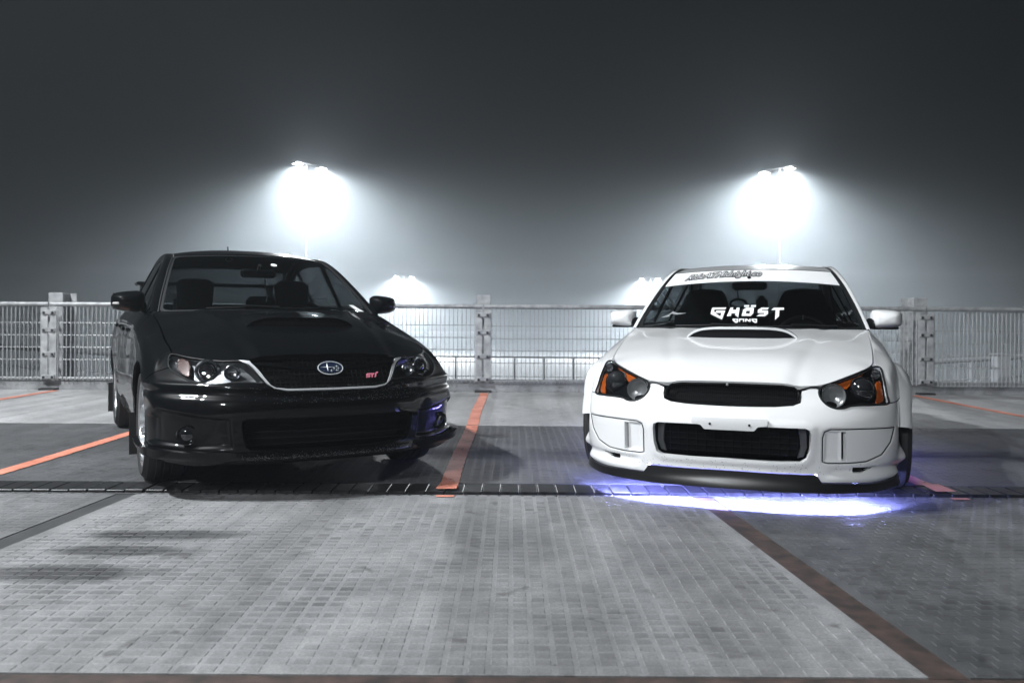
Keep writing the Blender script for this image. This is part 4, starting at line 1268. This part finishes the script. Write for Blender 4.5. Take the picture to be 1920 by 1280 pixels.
# ------------------------------------------------------------------ white sedan
W_FOG = [(.785, .408), (.70, .411), (.615, .413), (.475, .413), (.447, .401), (.438, .37), (.438, .251), (.465, .245), (.558, .244), (.647, .249), (.721, .277), (.765, .335)]
W_SLIT = [(.527, .258), (.551, .254), (.549, .400), (.526, .400)]
W_SLOT = [(.583, .193), (.63, .191), (.672, .204), (.702, .224), (.64, .219), (.583, .221)]
W_INT = [(0, .418), (.21, .418), (.355, .417), (.378, .408), (.384, .385), (.38, .31), (.366, .264), (.338, .247), (.2, .243), (0, .244)]
W_GRILLE = [(0, .512), (.1, .513), (.22, .516), (.30, .523), (.334, .536), (.340, .56), (.335, .590), (.31, .612), (.25, .6205), (0, .624)]
def ax(P): return np.c_[np.abs(P[:, 0]), P[:, 2]]
def w_disp(P, uv):
    q = ax(P); front = P[:, 1] < .5
    d = np.zeros(len(P))
    f = sdf(W_FOG, q)
    d += np.where(front, -.004*(1-smoothstep(.002, .008, np.abs(f))) - .004*(1-smoothstep(-.012, 0, f)), 0)
    inner = sdf([(.445, .252), (.527, .250), (.527, .404), (.45, .404)], q)
    d += np.where(front, -.010*(1-smoothstep(-.012, .002, inner)), 0)
    gi = np.abs(sdf(np.r_[W_INT, np.array(W_INT)[::-1]*[-1, 1]], np.c_[P[:, 0], P[:, 2]]))
    d += .007*(1-smoothstep(.012, .04, gi))
    # corner wing
    cy, cz = P[:, 1] - .50, P[:, 2] - .235
    d += .042*np.exp(-(cy/.06)**2 - (np.where(cz > 0, cz/.055, cz/.03))**2)
    # trough above the lower sill edge
    d += np.where(front, -.010*np.exp(-((P[:, 2]-.205)/.018)**2)*smoothstep(.45, .5, np.abs(P[:, 0])), 0)
    d += .010*np.exp(-((P[:, 2]-.165)/.02)**2)*smoothstep(.43, .5, np.abs(P[:, 0]))
    return d
def w_fine(P):
    q = ax(P); m = np.abs(sdf(W_FOG, q)) < .014
    m |= np.abs(sdf(W_SLIT, q)) < .012; m |= np.abs(sdf(W_SLOT, q)) < .012
    return m & (P[:, 1] < .6)
def w_hood(P, uv):
    x = np.abs(P[:, 0]); y = P[:, 1]
    xc = .30 + .16*np.clip(y-.2, 0, 1)
    return -.004*np.exp(-((x-xc-.02)/.03)**2) + .003*np.exp(-((x-xc+.05)/.05)**2)

def sym_poly(half):
    h = np.asarray(half, float); m = h[::-1].copy(); m[:, 0] *= -1; return dedupe(np.r_[h, m])

W_HLB = [(.757, .527), (.69, .523), (.62, .524), (.57, .522), (.535, .512), (.495, .513), (.46, .527), (.436, .55), (.424, .575), (.426, .598)]
W_HLT = [(.452, .617), (.51, .636), (.59, .663), (.66, .688), (.70, .700), (.725, .699), (.740, .688)]
W_HLO = [(.744, .655), (.748, .615), (.752, .57)]
W_LOW = [(0, .188), (.21, .187), (.408, .187), (.434, .148), (.55, .146), (.67, .140), (.746, .143), (.80, .165)]
WCFG = dict(kind='w', name='car', cols=WCOLS, pose=WPOSE, paint=WHITE,
    label='white sedan with hood scoop, windshield lettering and blue underglow',
    arch_f=(.90, .305, .345), arch_r=(3.44, .305, .345), door_y=(1.40, 2.34, 3.06), arch_seam=137,
    hl_outline=smooth_poly(W_HLB + W_HLT + W_HLO, 4), hl_bottom=W_HLB, hl_outer_edge=[W_HLB[0]] + W_HLO[::-1] + [(.740, .688), (.722, .699)], hl_top_outer=(.715, .700),
    seam=[(.652, .541), (.55, .538), (.45, .532), (.38, .528)], bumper_low=W_LOW,
    bumper_top=[(.408, .602), (.380, .601), (.340, .590), (.340, .56), (.334, .536), (.30, .523), (.22, .516), (.1, .513), (0, .512)],
    bumper_holes=[sym_poly(W_INT)] + [np.array(q)*[g, 1] for q in (W_SLIT, W_SLOT) for g in (1, -1)], bumper_disp=w_disp, bumper_fine=w_fine, hood_disp=w_hood,
    sill=[(0, .17), (1.2, .185), (3.1, .185), (4.4, .25)], tail_z=(.68, .84),
    cowl=[(.745, 1.44, .888), (.6, 1.34, .889), (.35, 1.26, .890), (0, 1.23, .890)],
    hood_pts=[(0, .3, .710), (.3, .3, .704), (.48, .4, .712), (0, .6, .788), (.35, .6, .780), (.6, .6, .754), (0, .9, .846), (.35, .9, .840), (.62, .9, .816), (.62, 1.15, .856)],
    scoop=dict(w0=.325, w1=.27, y0=.83, L=.40, h=.074),
    gh=dict(iw=4, ir=8, ws_c=[(1.27, .882), (1.44, 1.008), (1.61, 1.128), (1.76, 1.232), (1.88, 1.308)],
        roof_c=[(1.88, 1.308), (2.2, 1.356), (2.6, 1.384), (2.95, 1.37), (3.25, 1.315)], rw_c=[(3.25, 1.315), (3.6, 1.16), (3.92, .975)],
        I=[(.725, 1.42, .885), (.692, 1.56, .99), (.648, 1.74, 1.11), (.60, 1.90, 1.215), (.553, 2.01, 1.29), (.515, 2.24, 1.333), (.497, 2.6, 1.352), (.499, 2.95, 1.335), (.51, 3.2, 1.29), (.545, 3.5, 1.15), (.60, 3.82, .965)],
        O=[(.752, 1.44, .888), (.724, 1.60, .99), (.686, 1.78, 1.108), (.642, 1.95, 1.212), (.604, 2.08, 1.28), (.572, 2.28, 1.328), (.558, 2.6, 1.342), (.559, 2.95, 1.322), (.574, 3.23, 1.265), (.612, 3.53, 1.13), (.66, 3.85, .955)],
        win=[(1.70, 2.30), (2.38, 3.05), (3.10, 3.42)], drip=(.38, .82), drip_r=.008, frit=.022),
    interior=dict(dash_z=.872, dash_y=1.72, wheel_x=.36, wheel_mat=LEATHER, seat_x=.36, seat_y=2.22, seat_top=1.185, bucket=True, rear_heads=[(0.03, .10, 1.16)], mirror=(0, 1.80, 1.188), mirror_w=.235),
    track=.785, tyre_r=.315, tyre_w=.235, rim=GUN, spokes=10,
    bowl=.035, bowl_mat=GLOSSBLACK, gasket=.0055,
    patches=[([(.652, .680), (.60, .662), (.50, .629), (.522, .622), (.556, .612), (.585, .637), (.615, .655)], .018, AMBER),
             ([(.712, .632), (.735, .640), (.743, .60), (.744, .545), (.707, .537), (.716, .57)], .016, AMBER)],
    bulbs=[(.494, .566, .056, .030, 'frost'), (.636, .592, .062, .034, 'proj'), (.706, .664, .024, .022, 'clear')])

def white_details(car):
    net, root = car.net, car.root
    for sg in (1, -1): lamp(car, sg, WCFG, WHITE)
    # front lip
    top = car.fr(W_LOW); s1 = top[-1][0]
    half = np.r_[top, np.c_[np.linspace(s1+.02, 0, 40), np.full(40, .0005)]]
    half[0, 0] = 0
    m = half[::-1].copy(); m[:, 0] *= -1
    def ld(P, uv): return .012 + .012*smoothstep(.16, .11, P[:, 2])
    lip = mesh_obj('front_lip', *panel(net, dedupe(np.r_[half, m]), h=.02, thick=.03, disp=ld), mat('lip_black', (.008, .008, .009), .32, spec=.4), root)
    # upper grille: dark mesh set back between hood and bumper
    gp = sym_poly(W_GRILLE)
    sf = lambda pts: net(car.fr(pts))
    gr = mesh_obj('grille', *panel(net, dedupe(car.fr(gp)), h=.03, thick=0, off=-.055), DARKIN, root)
    slats(inset(gp, .006), sf, 0, .0105, .0016, .034, DARKIN, 'grille_mesh', gr)
    slats(inset(gp, .006), sf, 1, .022, .0020, .036, DARKIN, 'grille_mesh', gr)
    MB().tube(sf(resample(inset(gp, .010), .02)) + [0, .016, 0], .006, 8, closed=True).build('grille_frame', GLOSSBLACK, gr)
    MB().lathe([(.0005, .004), (.006, .003), (.008, -.004)], sf([(-.02, .612)])[0] + [0, .012, 0], (0, -1, 0), 12).build('bolt', SATIN, gr)
    # lower intake
    ip = sym_poly(W_INT)
    it = mesh_obj('lower_intake', *panel(net, dedupe(car.fr(ip)), h=.03, thick=0, off=-.10), DARKIN, root)
    slats(inset(ip, .01), sf, 1, .030, .0035, .080, DARKIN, 'intake_slat', it)
    slats(inset(ip, .01), sf, 0, .045, .0022, .078, DARKIN, 'intake_mesh', it)
    for sg in (1, -1):                       # grey duct cheeks
        q = [(.335, .405), (.372, .40), (.376, .31), (.358, .262), (.330, .256), (.345, .31)]
        mesh_obj('intake_cheek', *((lambda vf: vf if sg > 0 else mirror(vf))(panel(net, car.fr(q), h=.012, thick=.01, off=-.045))), mat('grey_plastic', (.06, .062, .065), .4), it)
    for sg in (1, -1):
        S = (lambda vf: vf if sg > 0 else mirror(vf))
        for q, nm in ((W_SLIT, 'fog_cover_slit'), (W_SLOT, 'bumper_slot')):
            mesh_obj(nm, *S(panel(net, inset(car.fr(q), -.012), h=.02, thick=0, off=-.032)), DARKIN, car.bumper)
        p = net(car.fr(resample(W_FOG, .012))); n_ = surf_normal(net, car.fr(resample(W_FOG, .012)), CARC)
        MB().tube((p + n_*(w_disp(p, None)[:, None] + .0006))*[sg, 1, 1], .0030, 6, closed=True).build('fog_cover_seam', PLASTIC, car.bumper)
    for sg in (1, -1):
        MB().tube((sf([(.428, .606), (.41, .608), (.385, .607), (.36, .601), (.338, .594)]) + [0, .001, .001])*[sg, 1, 1], .0048, 6).build('hood_seam', PLASTIC, car.bumper)
    # number plate holder
    pl = round_poly([(-.183, .452), (.183, .452), (.183, .424), (.136, .418), (.120, .400), (-.120, .400), (-.136, .418), (-.183, .424)], .006)
    po = mesh_obj('plate_holder', *panel(net, car.fr(pl), h=.012, thick=.022, off=.022), mat('holder_white', (.62, .63, .64), .35, coat=.5), root)
    for hx in (-.092, .098):
        MB().lathe([(.0005, .0015), (.006, .0015), (.0065, -.004)], sf([(hx, .425)])[0] + [0, -.0235, 0], (0, -1, 0), 12).build('screw_hole', DARKIN, po)
    # flares
    yA, zA, rA = WCFG['arch_f']
    for yc in (yA, WCFG['arch_r'][0]):
        ang = np.linspace(rad(12), rad(168), 46); rs = np.array([.335, .338, .352, .372, .395, .412])
        outw = np.array([.040, .052, .050, .036, .016, -.002])
        V = []
        for a in ang:
            yz = [(yc + r*math.cos(a), zA + r*math.sin(a)) for r in rs]
            base = net(net.find(yz, (1, 2)))
            for b, o in zip(base, outw):
                V.append((max(b[0], .845) + o if o > 0 else b[0] + o, b[1], b[2]))
        nr = len(rs); Fc = [(i*nr+j, i*nr+j+1, (i+1)*nr+j+1, (i+1)*nr+j) for i in range(45) for j in range(nr-1)]
        for sg, vf in both((V, Fc)): mesh_obj('wheel_flare', *vf, WHITE, root, sharp=60)
    # windscreen banner and lettering
    ws = car.ws
    W_, L_ = ws.W, ws.L
    bt = [(u, L_*(.715 + .045*(1-(u/W_)**2))) for u in np.linspace(-W_+.03, W_-.03, 30)]
    bo = np.r_[bt, [(u, L_-.022) for u in np.linspace(W_-.03, -W_+.03, 30)]]
    ban = mesh_obj('windshield_banner', *panel(ws, bo, h=.04, thick=.002, off=.0075, centre=(0, 2.2, -1)), VINYL, root)
    def on_glass(o, off, x0, y0, sx, sy, bow=0.0):
        """lay a flat outline (x right, y up) onto the glass"""
        me = o.data
        co = np.array([v.co for v in me.vertices])
        u = x0 + co[:, 0]*sx; v = y0 + co[:, 1]*sy + bow*(1-(u/W_)**2)
        uv = np.c_[u, v]
        P = ws(uv) + surf_normal(ws, uv, (0, 2.2, -1))*off
        for vv, p in zip(me.vertices, P): vv.co = p
        me.update()
    def text_mesh(body, name, m, parent, shear=0.0, bold=0.0, spacing=1.0):
        cu = bpy.data.curves.new(name, 'FONT'); cu.body = body; cu.size = 1.0; cu.shear = shear; cu.offset = bold; cu.space_character = spacing; cu.resolution_u = 3
        t = bpy.data.objects.new(name, cu); COL.objects.link(t)
        dg = bpy.context.evaluated_depsgraph_get(); me = bpy.data.meshes.new_from_object(t.evaluated_get(dg))
        bpy.data.objects.remove(t)
        o = bpy.data.objects.new(name, me); COL.objects.link(o); o.parent = parent
        me.materials.clear(); me.materials.append(m)
        return o
    tx = 'RideATMidnight.co'
    a = text_mesh(tx, 'banner_lettering', VINYLK, ban, .35, .10, 1.0)
    xs = np.array([v.co.x for v in a.data.vertices]); k = .66/(xs.max()-xs.min())
    on_glass(a, .0085, -.545, L_*.775, k, k*1.3, .055)
    b = text_mesh(tx, 'banner_lettering', VINYL, ban, .35, -.012, 1.0)
    on_glass(b, .0098, -.545+.001, L_*.775+.001, k, k*1.3, .055)
    # angular white lettering, drawn on a 0..1 high grid
    G = {'G': [[(0, .92), (1.22, 1), (1.02, .80), (.42, .76), (.42, .62), (.60, .62), (.60, .74), (1.15, .74), (1.02, 0), (0, .46)], ],
         'H': [[(.0, .28), (.18, 1), (.42, 1), (.38, .80), (.66, .80), (.70, 1), (.95, 1), (.92, .18), (.64, .38), (.66, .52), (.33, .52), (.33, .30)]],
         'O': [[(.0, .30), (.08, .80), (.30, 1), (.95, 1), (.93, .55), (.72, .30)]],
         'S': [[(.0, .28), (.24, .45), (.60, .45), (.62, .55), (.10, .55), (.10, .80), (.40, 1), (1.0, 1), (.85, .82), (.42, .82), (.42, .74), (.92, .74), (.92, .48), (.66, .28)]],
         'T': [[(.0, .80), (.22, 1), (1.02, 1), (1.02, .82), (.66, .80), (.58, .28), (.26, 0), (.34, .80)]],
         'g': [[(.0, 1), (1.0, 1), (1.0, .1), (.62, .0), (.0, .62)]], 'a': [[(0, .3), (.0, 1), (1, 1), (1, .3), (.76, .3), (.76, .74), (.26, .74), (.26, .3)]],
         'n': [[(0, .3), (0, 1), (.28, 1), (.74, .62), (.74, 1), (1, 1), (1, .3), (.74, .3), (.26, .68), (.26, .3)]]}
    holes = {'G': [[(.45, .55), (.92, .55), (.84, .27), (.30, .55)]], 'O': [[(.32, .50), (.34, .72), (.64, .72), (.62, .50)]], 'g': [[(.30, .74), (.74, .74), (.74, .36), (.34, .62)]]}
    def glyphs(word, x0, y0, w, h, gap, name):
        x = x0
        for ch in word:
            for p in G[ch]:
                oo = np.array(p, float)*[w, h] + [x, y0]
                hh = [np.array(q, float)*[w, h] + [x, y0] for q in holes.get(ch, [])]
                if ch == 'G':
                    oo = np.array([(0, .92), (.06, 1), (1.22, 1), (1.10, .84), (.22, .84), (.26, .62), (.42, .62), (.42, .74), (1.16, .74), (1.02, 0), (0, .46)])*[w, h] + [x, y0]
                    hh = [np.array([(.36, .55), (.88, .55), (.84, .26)])*[w, h] + [x, y0]]
                mesh_obj(name, *panel(ws, oo, hh, h=.02, thick=.001, off=.008, centre=(0, 2.2, -1)), VINYL, car.wso)
            x += w*(1.26 if ch == 'G' else 1.06) + gap
        return x
    glyphs('GHOST', -.238, .098, .083, .135, .009, 'lettering')
    for dx in (0, .052):
        q = np.array([(0, 0), (.034, 0), (.036, .022), (.002, .022)]) + [-.018 + dx*.9, .240]
        mesh_obj('lettering', *panel(ws, q, h=.02, thick=.001, off=.008, centre=(0, 2.2, -1)), VINYL, car.wso)
    glyphs('gang', -.083, .062, .036, .046, .0025, 'lettering')
    # small pale sticker low on the glass
    st = smooth_poly([(-.60, .045), (-.55, .055), (-.50, .07), (-.515, .085), (-.49, .12), (-.43, .105), (-.34, .128), (-.335, .135), (-.42, .135), (-.46, .15), (-.49, .165), (-.50, .145), (-.53, .10), (-.56, .075)], 3)
    st = (st - [-.34, .135])*[.62, .62] + [-.42, .17]
    mesh_obj('glass_sticker', *panel(ws, st, h=.02, thick=.001, off=.008, centre=(0, 2.2, -1)), mat('pale_sticker', (.26, .27, .28), .5), car.wso)
    # wreath hanging inside behind the passenger seat: a thing of its own
    ring = [(-.12 + .06*math.cos(t), 2.5 + .01*math.sin(2*t), 1.075 + .035*math.sin(t)) for t in np.linspace(0, 2*math.pi, 22, endpoint=False)]
    wr = MB().tube(ring, .010, 6, closed=True).tube([(-.12, 2.5, 1.11), (-.125, 2.45, 1.2), (-.12, 2.4, 1.32)], .003, 5).build('hanging_wreath', DARKIN)
    wr.location = root.location; wr.rotation_euler = root.rotation_euler
    tag(wr, 'small dark wreath hanging between the seats of the white car', 'ornament')
    door_mirror(car, (.765, 1.60, .925), (.868, 1.64, .955), (.098, .085, .062), WHITE, 'w')
    # LED strips under the floor
    LED = mat('underglow_led', (.2, .2, .3), .4, emis=(.30, .33, 1.0), estr=1.0)
    bsdf(LED).inputs['Emission Strength'].default_value = cfg_led
    lp = net(np.c_[np.linspace(-.79, .79, 41), np.full(41, .02)]) * [.95, 1, 0] + [0, .036, .176]
    MB().tube(lp, .008, 8).build('underglow_strip', LED, root)
    LED3 = mat('underglow_led_inner', (.2, .2, .3), .4, emis=(.32, .38, 1.0), estr=700.0)
    MB().box((0, .46, .182), (1.24, .014, .010)).build('underglow_strip', LED3, root)
    LED2 = mat('underglow_led_side', (.2, .2, .3), .4, emis=(.22, .20, 1.0), estr=cfg_led2)
    for sg in (1, -1): MB().box((sg*.70, 2.0, .13), (.014, 1.9, .012)).build('underglow_strip', LED2, root)
    droplets(car, lambda r, n: np.c_[r.uniform(-.75, .75, n), r.uniform(car.fr([(.1, .19)])[0][1], car.fr([(.1, .24)])[0][1], n)], 160, 3, car.bumper, (.0010, .0020))
cfg_led = 1700.0
cfg_led2 = 150.0

# ------------------------------------------------------------------ black sedan
B_INT = [(0, .425), (.43, .425), (.462, .415), (.466, .39), (.456, .33), (.444, .28), (.42, .262), (.236, .252), (0, .25)]
B_POD = [(.515, .425), (.66, .44), (.835, .47), (.87, .42), (.87, .285), (.66, .262), (.50, .272)]
B_HLB = [(.764, .672), (.744, .647), (.711, .625), (.675, .608), (.627, .597), (.55, .598), (.49, .606), (.42, .606), (.352, .603)]
B_HLT = [(.366, .635), (.400, .675), (.432, .704), (.455, .713), (.52, .711), (.593, .715), (.642, .721), (.692, .730), (.728, .740)]
B_HLO = [(.752, .732), (.764, .702)]
B_GRILLE = [(0, .559), (.1, .559), (.237, .561), (.302, .573), (.337, .598), (.366, .637), (.400, .677), (.420, .700), (.41, .712), (.22, .734), (0, .738)]
def b_disp(P, uv):
    q = ax(P); d = np.zeros(len(P))
    pod = sdf(B_POD, q); front = P[:, 1] < .62
    d += np.where(front, -.022*(1-smoothstep(-.02, .004, pod)), 0)
    d += -.010*np.exp(-((P[:, 2]-(.535 + .02*np.abs(P[:, 0])))/.02)**2) + .008*np.exp(-((P[:, 2]-(.572+.02*np.abs(P[:, 0])))/.014)**2)
    # chin ledge
    d += .020*np.exp(-((P[:, 2]-.225)/.020)**2)*(1-smoothstep(.46, .52, np.abs(P[:, 0])))
    d += -.03*smoothstep(.205, .165, P[:, 2])
    return d
def b_fine(P):
    return (np.abs(sdf(B_POD, ax(P))) < .022) & (P[:, 1] < .62)
def b_hood(P, uv):
    x = np.abs(P[:, 0]); y = P[:, 1]
    xc = .34 + .12*np.clip(y-.2, 0, 1.2)
    return .007*np.exp(-((x-xc)/.035)**2) - .004*np.exp(-((x-xc-.07)/.04)**2)
BCFG = dict(kind='b', name='car', cols=BCOLS, pose=BPOSE, paint=BLACK,
    label='glossy black sedan with hood scoop and oval badge, beaded with water',
    arch_f=(.92, .325, .362), arch_r=(3.545, .325, .362), door_y=(1.47, 2.42, 3.16), arch_seam=136,
    hl_outline=smooth_poly(B_HLB + B_HLT + B_HLO, 4), hl_bottom=B_HLB, hl_outer_edge=[B_HLB[0]] + B_HLO[::-1] + [(.738, .741)], hl_top_outer=(.735, .742),
    seam=[(.660, .577), (.60, .597), (.54, .628), (.49, .658)], bumper_low=[(0, .168), (.4, .168), (.69, .172), (.83, .185)],
    bumper_top=[(.337, .598), (.302, .573), (.237, .561), (.1, .559), (0, .559)],
    bumper_holes=[sym_poly(B_INT)], bumper_disp=b_disp, bumper_fine=b_fine, hood_disp=b_hood,
    sill=[(0, .19), (1.2, .205), (3.2, .205), (4.5, .27)], tail_z=(.76, .92),
    cowl=[(.765, 1.50, .968), (.6, 1.39, .982), (.35, 1.30, .992), (0, 1.27, .996)],
    hood_pts=[(0, .35, .815), (.3, .35, .806), (.5, .45, .797), (0, .66, .890), (.35, .66, .878), (.6, .66, .832), (0, 1.0, .955), (.35, 1.0, .944), (.62, 1.0, .900), (.62, 1.25, .946)],
    scoop=dict(w0=.325, w1=.28, y0=.66, L=.50, h=.060),
    gh=dict(iw=4, ir=8, ws_c=[(1.31, .985), (1.52, 1.11), (1.74, 1.235), (1.93, 1.335), (2.08, 1.405)],
        roof_c=[(2.08, 1.415), (2.4, 1.465), (2.8, 1.485), (3.1, 1.47), (3.4, 1.395)], rw_c=[(3.4, 1.395), (3.75, 1.24), (4.12, 1.05)],
        I=[(.720, 1.49, .972), (.682, 1.68, 1.09), (.638, 1.87, 1.205), (.592, 2.06, 1.315), (.555, 2.22, 1.385), (.540, 2.45, 1.42), (.530, 2.8, 1.438), (.535, 3.1, 1.42), (.55, 3.35, 1.36), (.58, 3.65, 1.21), (.64, 4.0, 1.04)],
        O=[(.772, 1.51, .972), (.738, 1.72, 1.09), (.694, 1.92, 1.205), (.648, 2.11, 1.308), (.612, 2.28, 1.372), (.592, 2.5, 1.402), (.584, 2.85, 1.413), (.587, 3.12, 1.395), (.602, 3.38, 1.332), (.638, 3.68, 1.18), (.69, 4.02, 1.03)],
        win=[(1.80, 2.38), (2.46, 3.15), (3.2, 3.55)], drip=(.40, .80), drip_r=.006, frit=.02),
    interior=dict(dash_z=.955, dash_y=1.80, wheel_x=.37, wheel_mat=PLASTIC, seat_x=.37, seat_y=2.32, seat_top=1.24, bucket=False, rear_heads=[(-.30, .27, 1.135), (.30, .27, 1.135)], mirror=(-.02, 1.85, 1.262), mirror_w=.25),
    track=.752, tyre_r=.325, tyre_w=.235, rim=ALLOY, spokes=10, steer=rad(0),
    bowl=.03, bowl_mat=mat('smoked_bowl', (.085, .088, .092), .34, metal=.8), gasket=.004,
    patches=[([(.728, .716), (.709, .728), (.692, .724), (.676, .708), (.679, .676), (.689, .640), (.710, .644), (.733, .672)], .014, AMBERD)],
    bulbs=[(.600, .659, .050, .026, 'chromeproj'), (.490, .652, .040, .020, 'bowl')])

def black_details(car):
    net, root = car.net, car.root
    sf = lambda pts: net(car.fr(pts))
    for sg in (1, -1): lamp(car, sg, BCFG, BLACK)
    gp = sym_poly(B_GRILLE)
    gr = mesh_obj('grille', *panel(net, dedupe(car.fr(gp)), h=.03, thick=0, off=-.05), DARKIN, root)
    slats(inset(gp, .012), sf, 1, .020, .003, .034, DARKIN, 'grille_mesh', gr)
    slats(inset(gp, .012), sf, 0, .026, .0024, .035, DARKIN, 'grille_mesh', gr)
    # silver edge strip: wide at the sides, thin along the bottom
    for sg in (1, -1):
        q = [(.452, .716), (.425, .7145), (.402, .7115), (.396, .700), (.345, .628), (.318, .590), (.295, .577), (.235, .570), (.0, .569), (.0, .560), (.237, .5615), (.302, .5735), (.337, .598), (.366, .637), (.408, .694), (.436, .706)]
        mesh_obj('grille_trim', *((lambda vf: vf if sg > 0 else mirror(vf))(panel(net, car.fr(q), h=.010, thick=.012, off=.006))), mat('satin_silver_trim', (.50, .51, .53), .35, metal=.3), gr)
    # wing bar with badge
    wb = sym_poly([(0, .652), (.06, .656), (.085, .664), (.20, .668), (.38, .690), (.392, .702), (.20, .683), (.083, .682), (.06, .69), (0, .694)])
    mesh_obj('grille_bar', *panel(net, car.fr(wb), h=.012, thick=.02, off=.004, disp=lambda P, uv: .006*(1-np.clip(np.abs(P[:, 2]-(.673+.05*np.abs(P[:, 0])))/.02, 0, 1))), GLOSSBLACK, gr)
    el = [(.066*math.cos(t), .673 + .0315*math.sin(t)) for t in np.linspace(0, 2*math.pi, 40, endpoint=False)]
    bd = mesh_obj('badge', *panel(net, car.fr(el), h=.01, thick=.008, off=.014), BADGEBLUE, root)
    MB().tube(sf([(.0675*math.cos(t), .673 + .033*math.sin(t)) for t in np.linspace(0, 2*math.pi, 40, endpoint=False)]) + [0, -.016, 0], .0032, 8, closed=True).build('badge_ring', BADGESILVER, bd)
    for x, z, a, b in ((-.016, .678, .040, .022), (.034, .681, .014, .0085), (.019, .671, .014, .0085), (.042, .671, .013, .008), (.003, .660, .014, .0085), (.032, .660, .014, .0085)):
        st = []
        for k in range(8):
            t = k*math.pi/4; r = 1.0 if k % 2 == 0 else .16
            st.append((x + a*r*math.cos(t), z + b*r*math.sin(t)*1.0))
        c = sf([(x, z)])[0] + [0, -.021, 0]; ring = sf(st) + [0, -.017, 0]
        MB().add(np.r_[[c], ring], [(0, 1+(k+1) % 8, 1+k) for k in range(8)]).build('badge_star', BADGESILVER, bd, smooth=False)
    # pink letters S T i
    L = [[(0, 0), (.9, 0), (1.0, .18), (.95, .55), (.35, .55), (.35, .68), (1.0, .68), (1.0, 1), (.2, 1), (.05, .85), (.05, .4), (.15, .3), (.68, .3), (.68, .2), (0, .2)],
         [(1.35, 0), (1.62, 0), (1.66, .7), (1.95, .7), (2.0, 1), (1.1, 1), (1.08, .7), (1.35, .7)],
         [(2.10, 0), (2.4, 0), (2.62, 1.0), (2.9, 1.0), (3.0, 1.3), (2.5, 1.3), (2.3, 1.0)]]
    for p in L:
        q = [(.196 + (a + .18*b)*.0238, .617 + b*.021) for a, b in p]
        mesh_obj('badge_letter', *panel(net, car.fr(q), h=.008, thick=.006, off=.0035), PINK, gr)
    # lower intake
    ip = sym_poly(B_INT)
    it = mesh_obj('lower_intake', *panel(net, dedupe(car.fr(ip)), h=.03, thick=0, off=-.10), DARKIN, root)
    slats(inset(ip, .01), sf, 1, .034, .004, .08, DARKIN, 'intake_slat', it)
    # fog lamps
    for sg in (1, -1):
        p = (sf([(.705, .338)])[0] + [0, .014, 0])*[sg, 1, 1]; a = np.array([sg*.30, -1, 0])
        fo = MB().lathe([(.046, -.02), (.052, .004), (.050, .008), (.045, .002), (.042, -.012)], p, a, 36).build('fog_lamp', mat('dark_chrome', (.25, .26, .27), .15, metal=1), root)
        MB().lathe([(.0005, .004), (.02, .002), (.038, -.006), (.042, -.012)], p, a, 30).build('fog_lens', DARKLENS, fo)
        # corner winglet
        q = [(.485, .252), (.62, .256), (.76, .263), (.835, .272), (.862, .262), (.862, .235), (.835, .212), (.76, .195), (.67, .183), (.56, .196), (.51, .222)]
        S = (lambda vf: vf if sg > 0 else mirror(vf))
        wl_ = mesh_obj('corner_winglet', *S(panel(net, car.fr(smooth_poly(q, 4)), h=.012, thick=.03, disp=lambda P, uv: .012 + .034*smoothstep(.55, .84, P[:, 0])*smoothstep(.20, .235, P[:, 2]))), BLACK, root, sharp=50)
    door_mirror(car, (.79, 1.70, 1.005), (.885, 1.72, 1.045), (.105, .10, .068), BLACK, 'b')
    # aerial on the roof, rear wing
    MB().tube([(0.0, 3.18, 1.44), (0, 3.22, 1.56)], .006, 8).box((0, 3.16, 1.445), (.05, .09, .03), bev=.01).build('aerial', PLASTIC, root)
    wg = MB().box((0, 4.28, 1.26), (1.32, .22, .035), bev=.014)
    for sg in (1, -1): wg.box((sg*.60, 4.30, 1.13), (.03, .18, .26), bev=.01)
    wg.build('rear_wing', BLACK, root)
    # stickers on the glass
    ws = car.ws
    e = [(.13 + .028*math.cos(t), ws.L*.80 + .024*math.sin(t)) for t in np.linspace(0, 2*math.pi, 20, endpoint=False)]
    mesh_obj('glass_sticker', *panel(ws, e, h=.02, thick=.001, off=.004, centre=(0, 2.2, -1)), VINYL, car.wso)
    q = [(.60, .025), (.655, .025), (.60, .11), (.565, .11)]
    mesh_obj('glass_sticker', *panel(ws, q, h=.03, thick=.001, off=.004, centre=(0, 2.2, -1)), VINYL, car.wso)
    MB().tube([(.03, 1.86, 1.24), (.032, 1.86, 1.16), (.05, 1.86, 1.11), (.04, 1.86, 1.06)], .004, 6).build('mirror_charm', SATIN)
    chm = bpy.data.objects['mirror_charm']; chm.location = root.location; chm.rotation_euler = root.rotation_euler
    tag(chm, 'thin silvery charm hanging from the mirror of the black car', 'ornament')
    # mud flaps
    for yy in (.92+.42, 3.545+.42):
        for sg in (1, -1): MB().box((sg*.80, yy, .22), (.20, .008, .26)).build('mud_flap', RUBBER, root)
    # towing eye under the bumper
    MB().box((.22, .14, .20), (.05, .03, .02), bev=.005).build('tow_hook', SATIN, root)
    # drops
    vz = lambda z: car.fr([(.2, z)])[0][1]
    v0, v1, v2, v3 = vz(.50), vz(.575), vz(.205), vz(.245)
    def reg(r, n):
        k = int(n*.40)
        a = np.c_[r.triangular(-.5, .55, .9, k), r.uniform(v0, v1+.01, k)]
        b = np.c_[r.uniform(-.47, .47, n-k-n//5), r.normal((v2+v3)/2, .010, n-k-n//5)]
        c = np.c_[r.uniform(.52, .88, n//5), r.uniform(vz(.20), vz(.262), n//5)]
        return np.r_[a, b, c]
    droplets(car, reg, 1700, 7, car.bumper, (.0008, .0019))
wcar = build_car(WCFG); white_details(wcar)
bcar = build_car(BCFG); black_details(bcar)
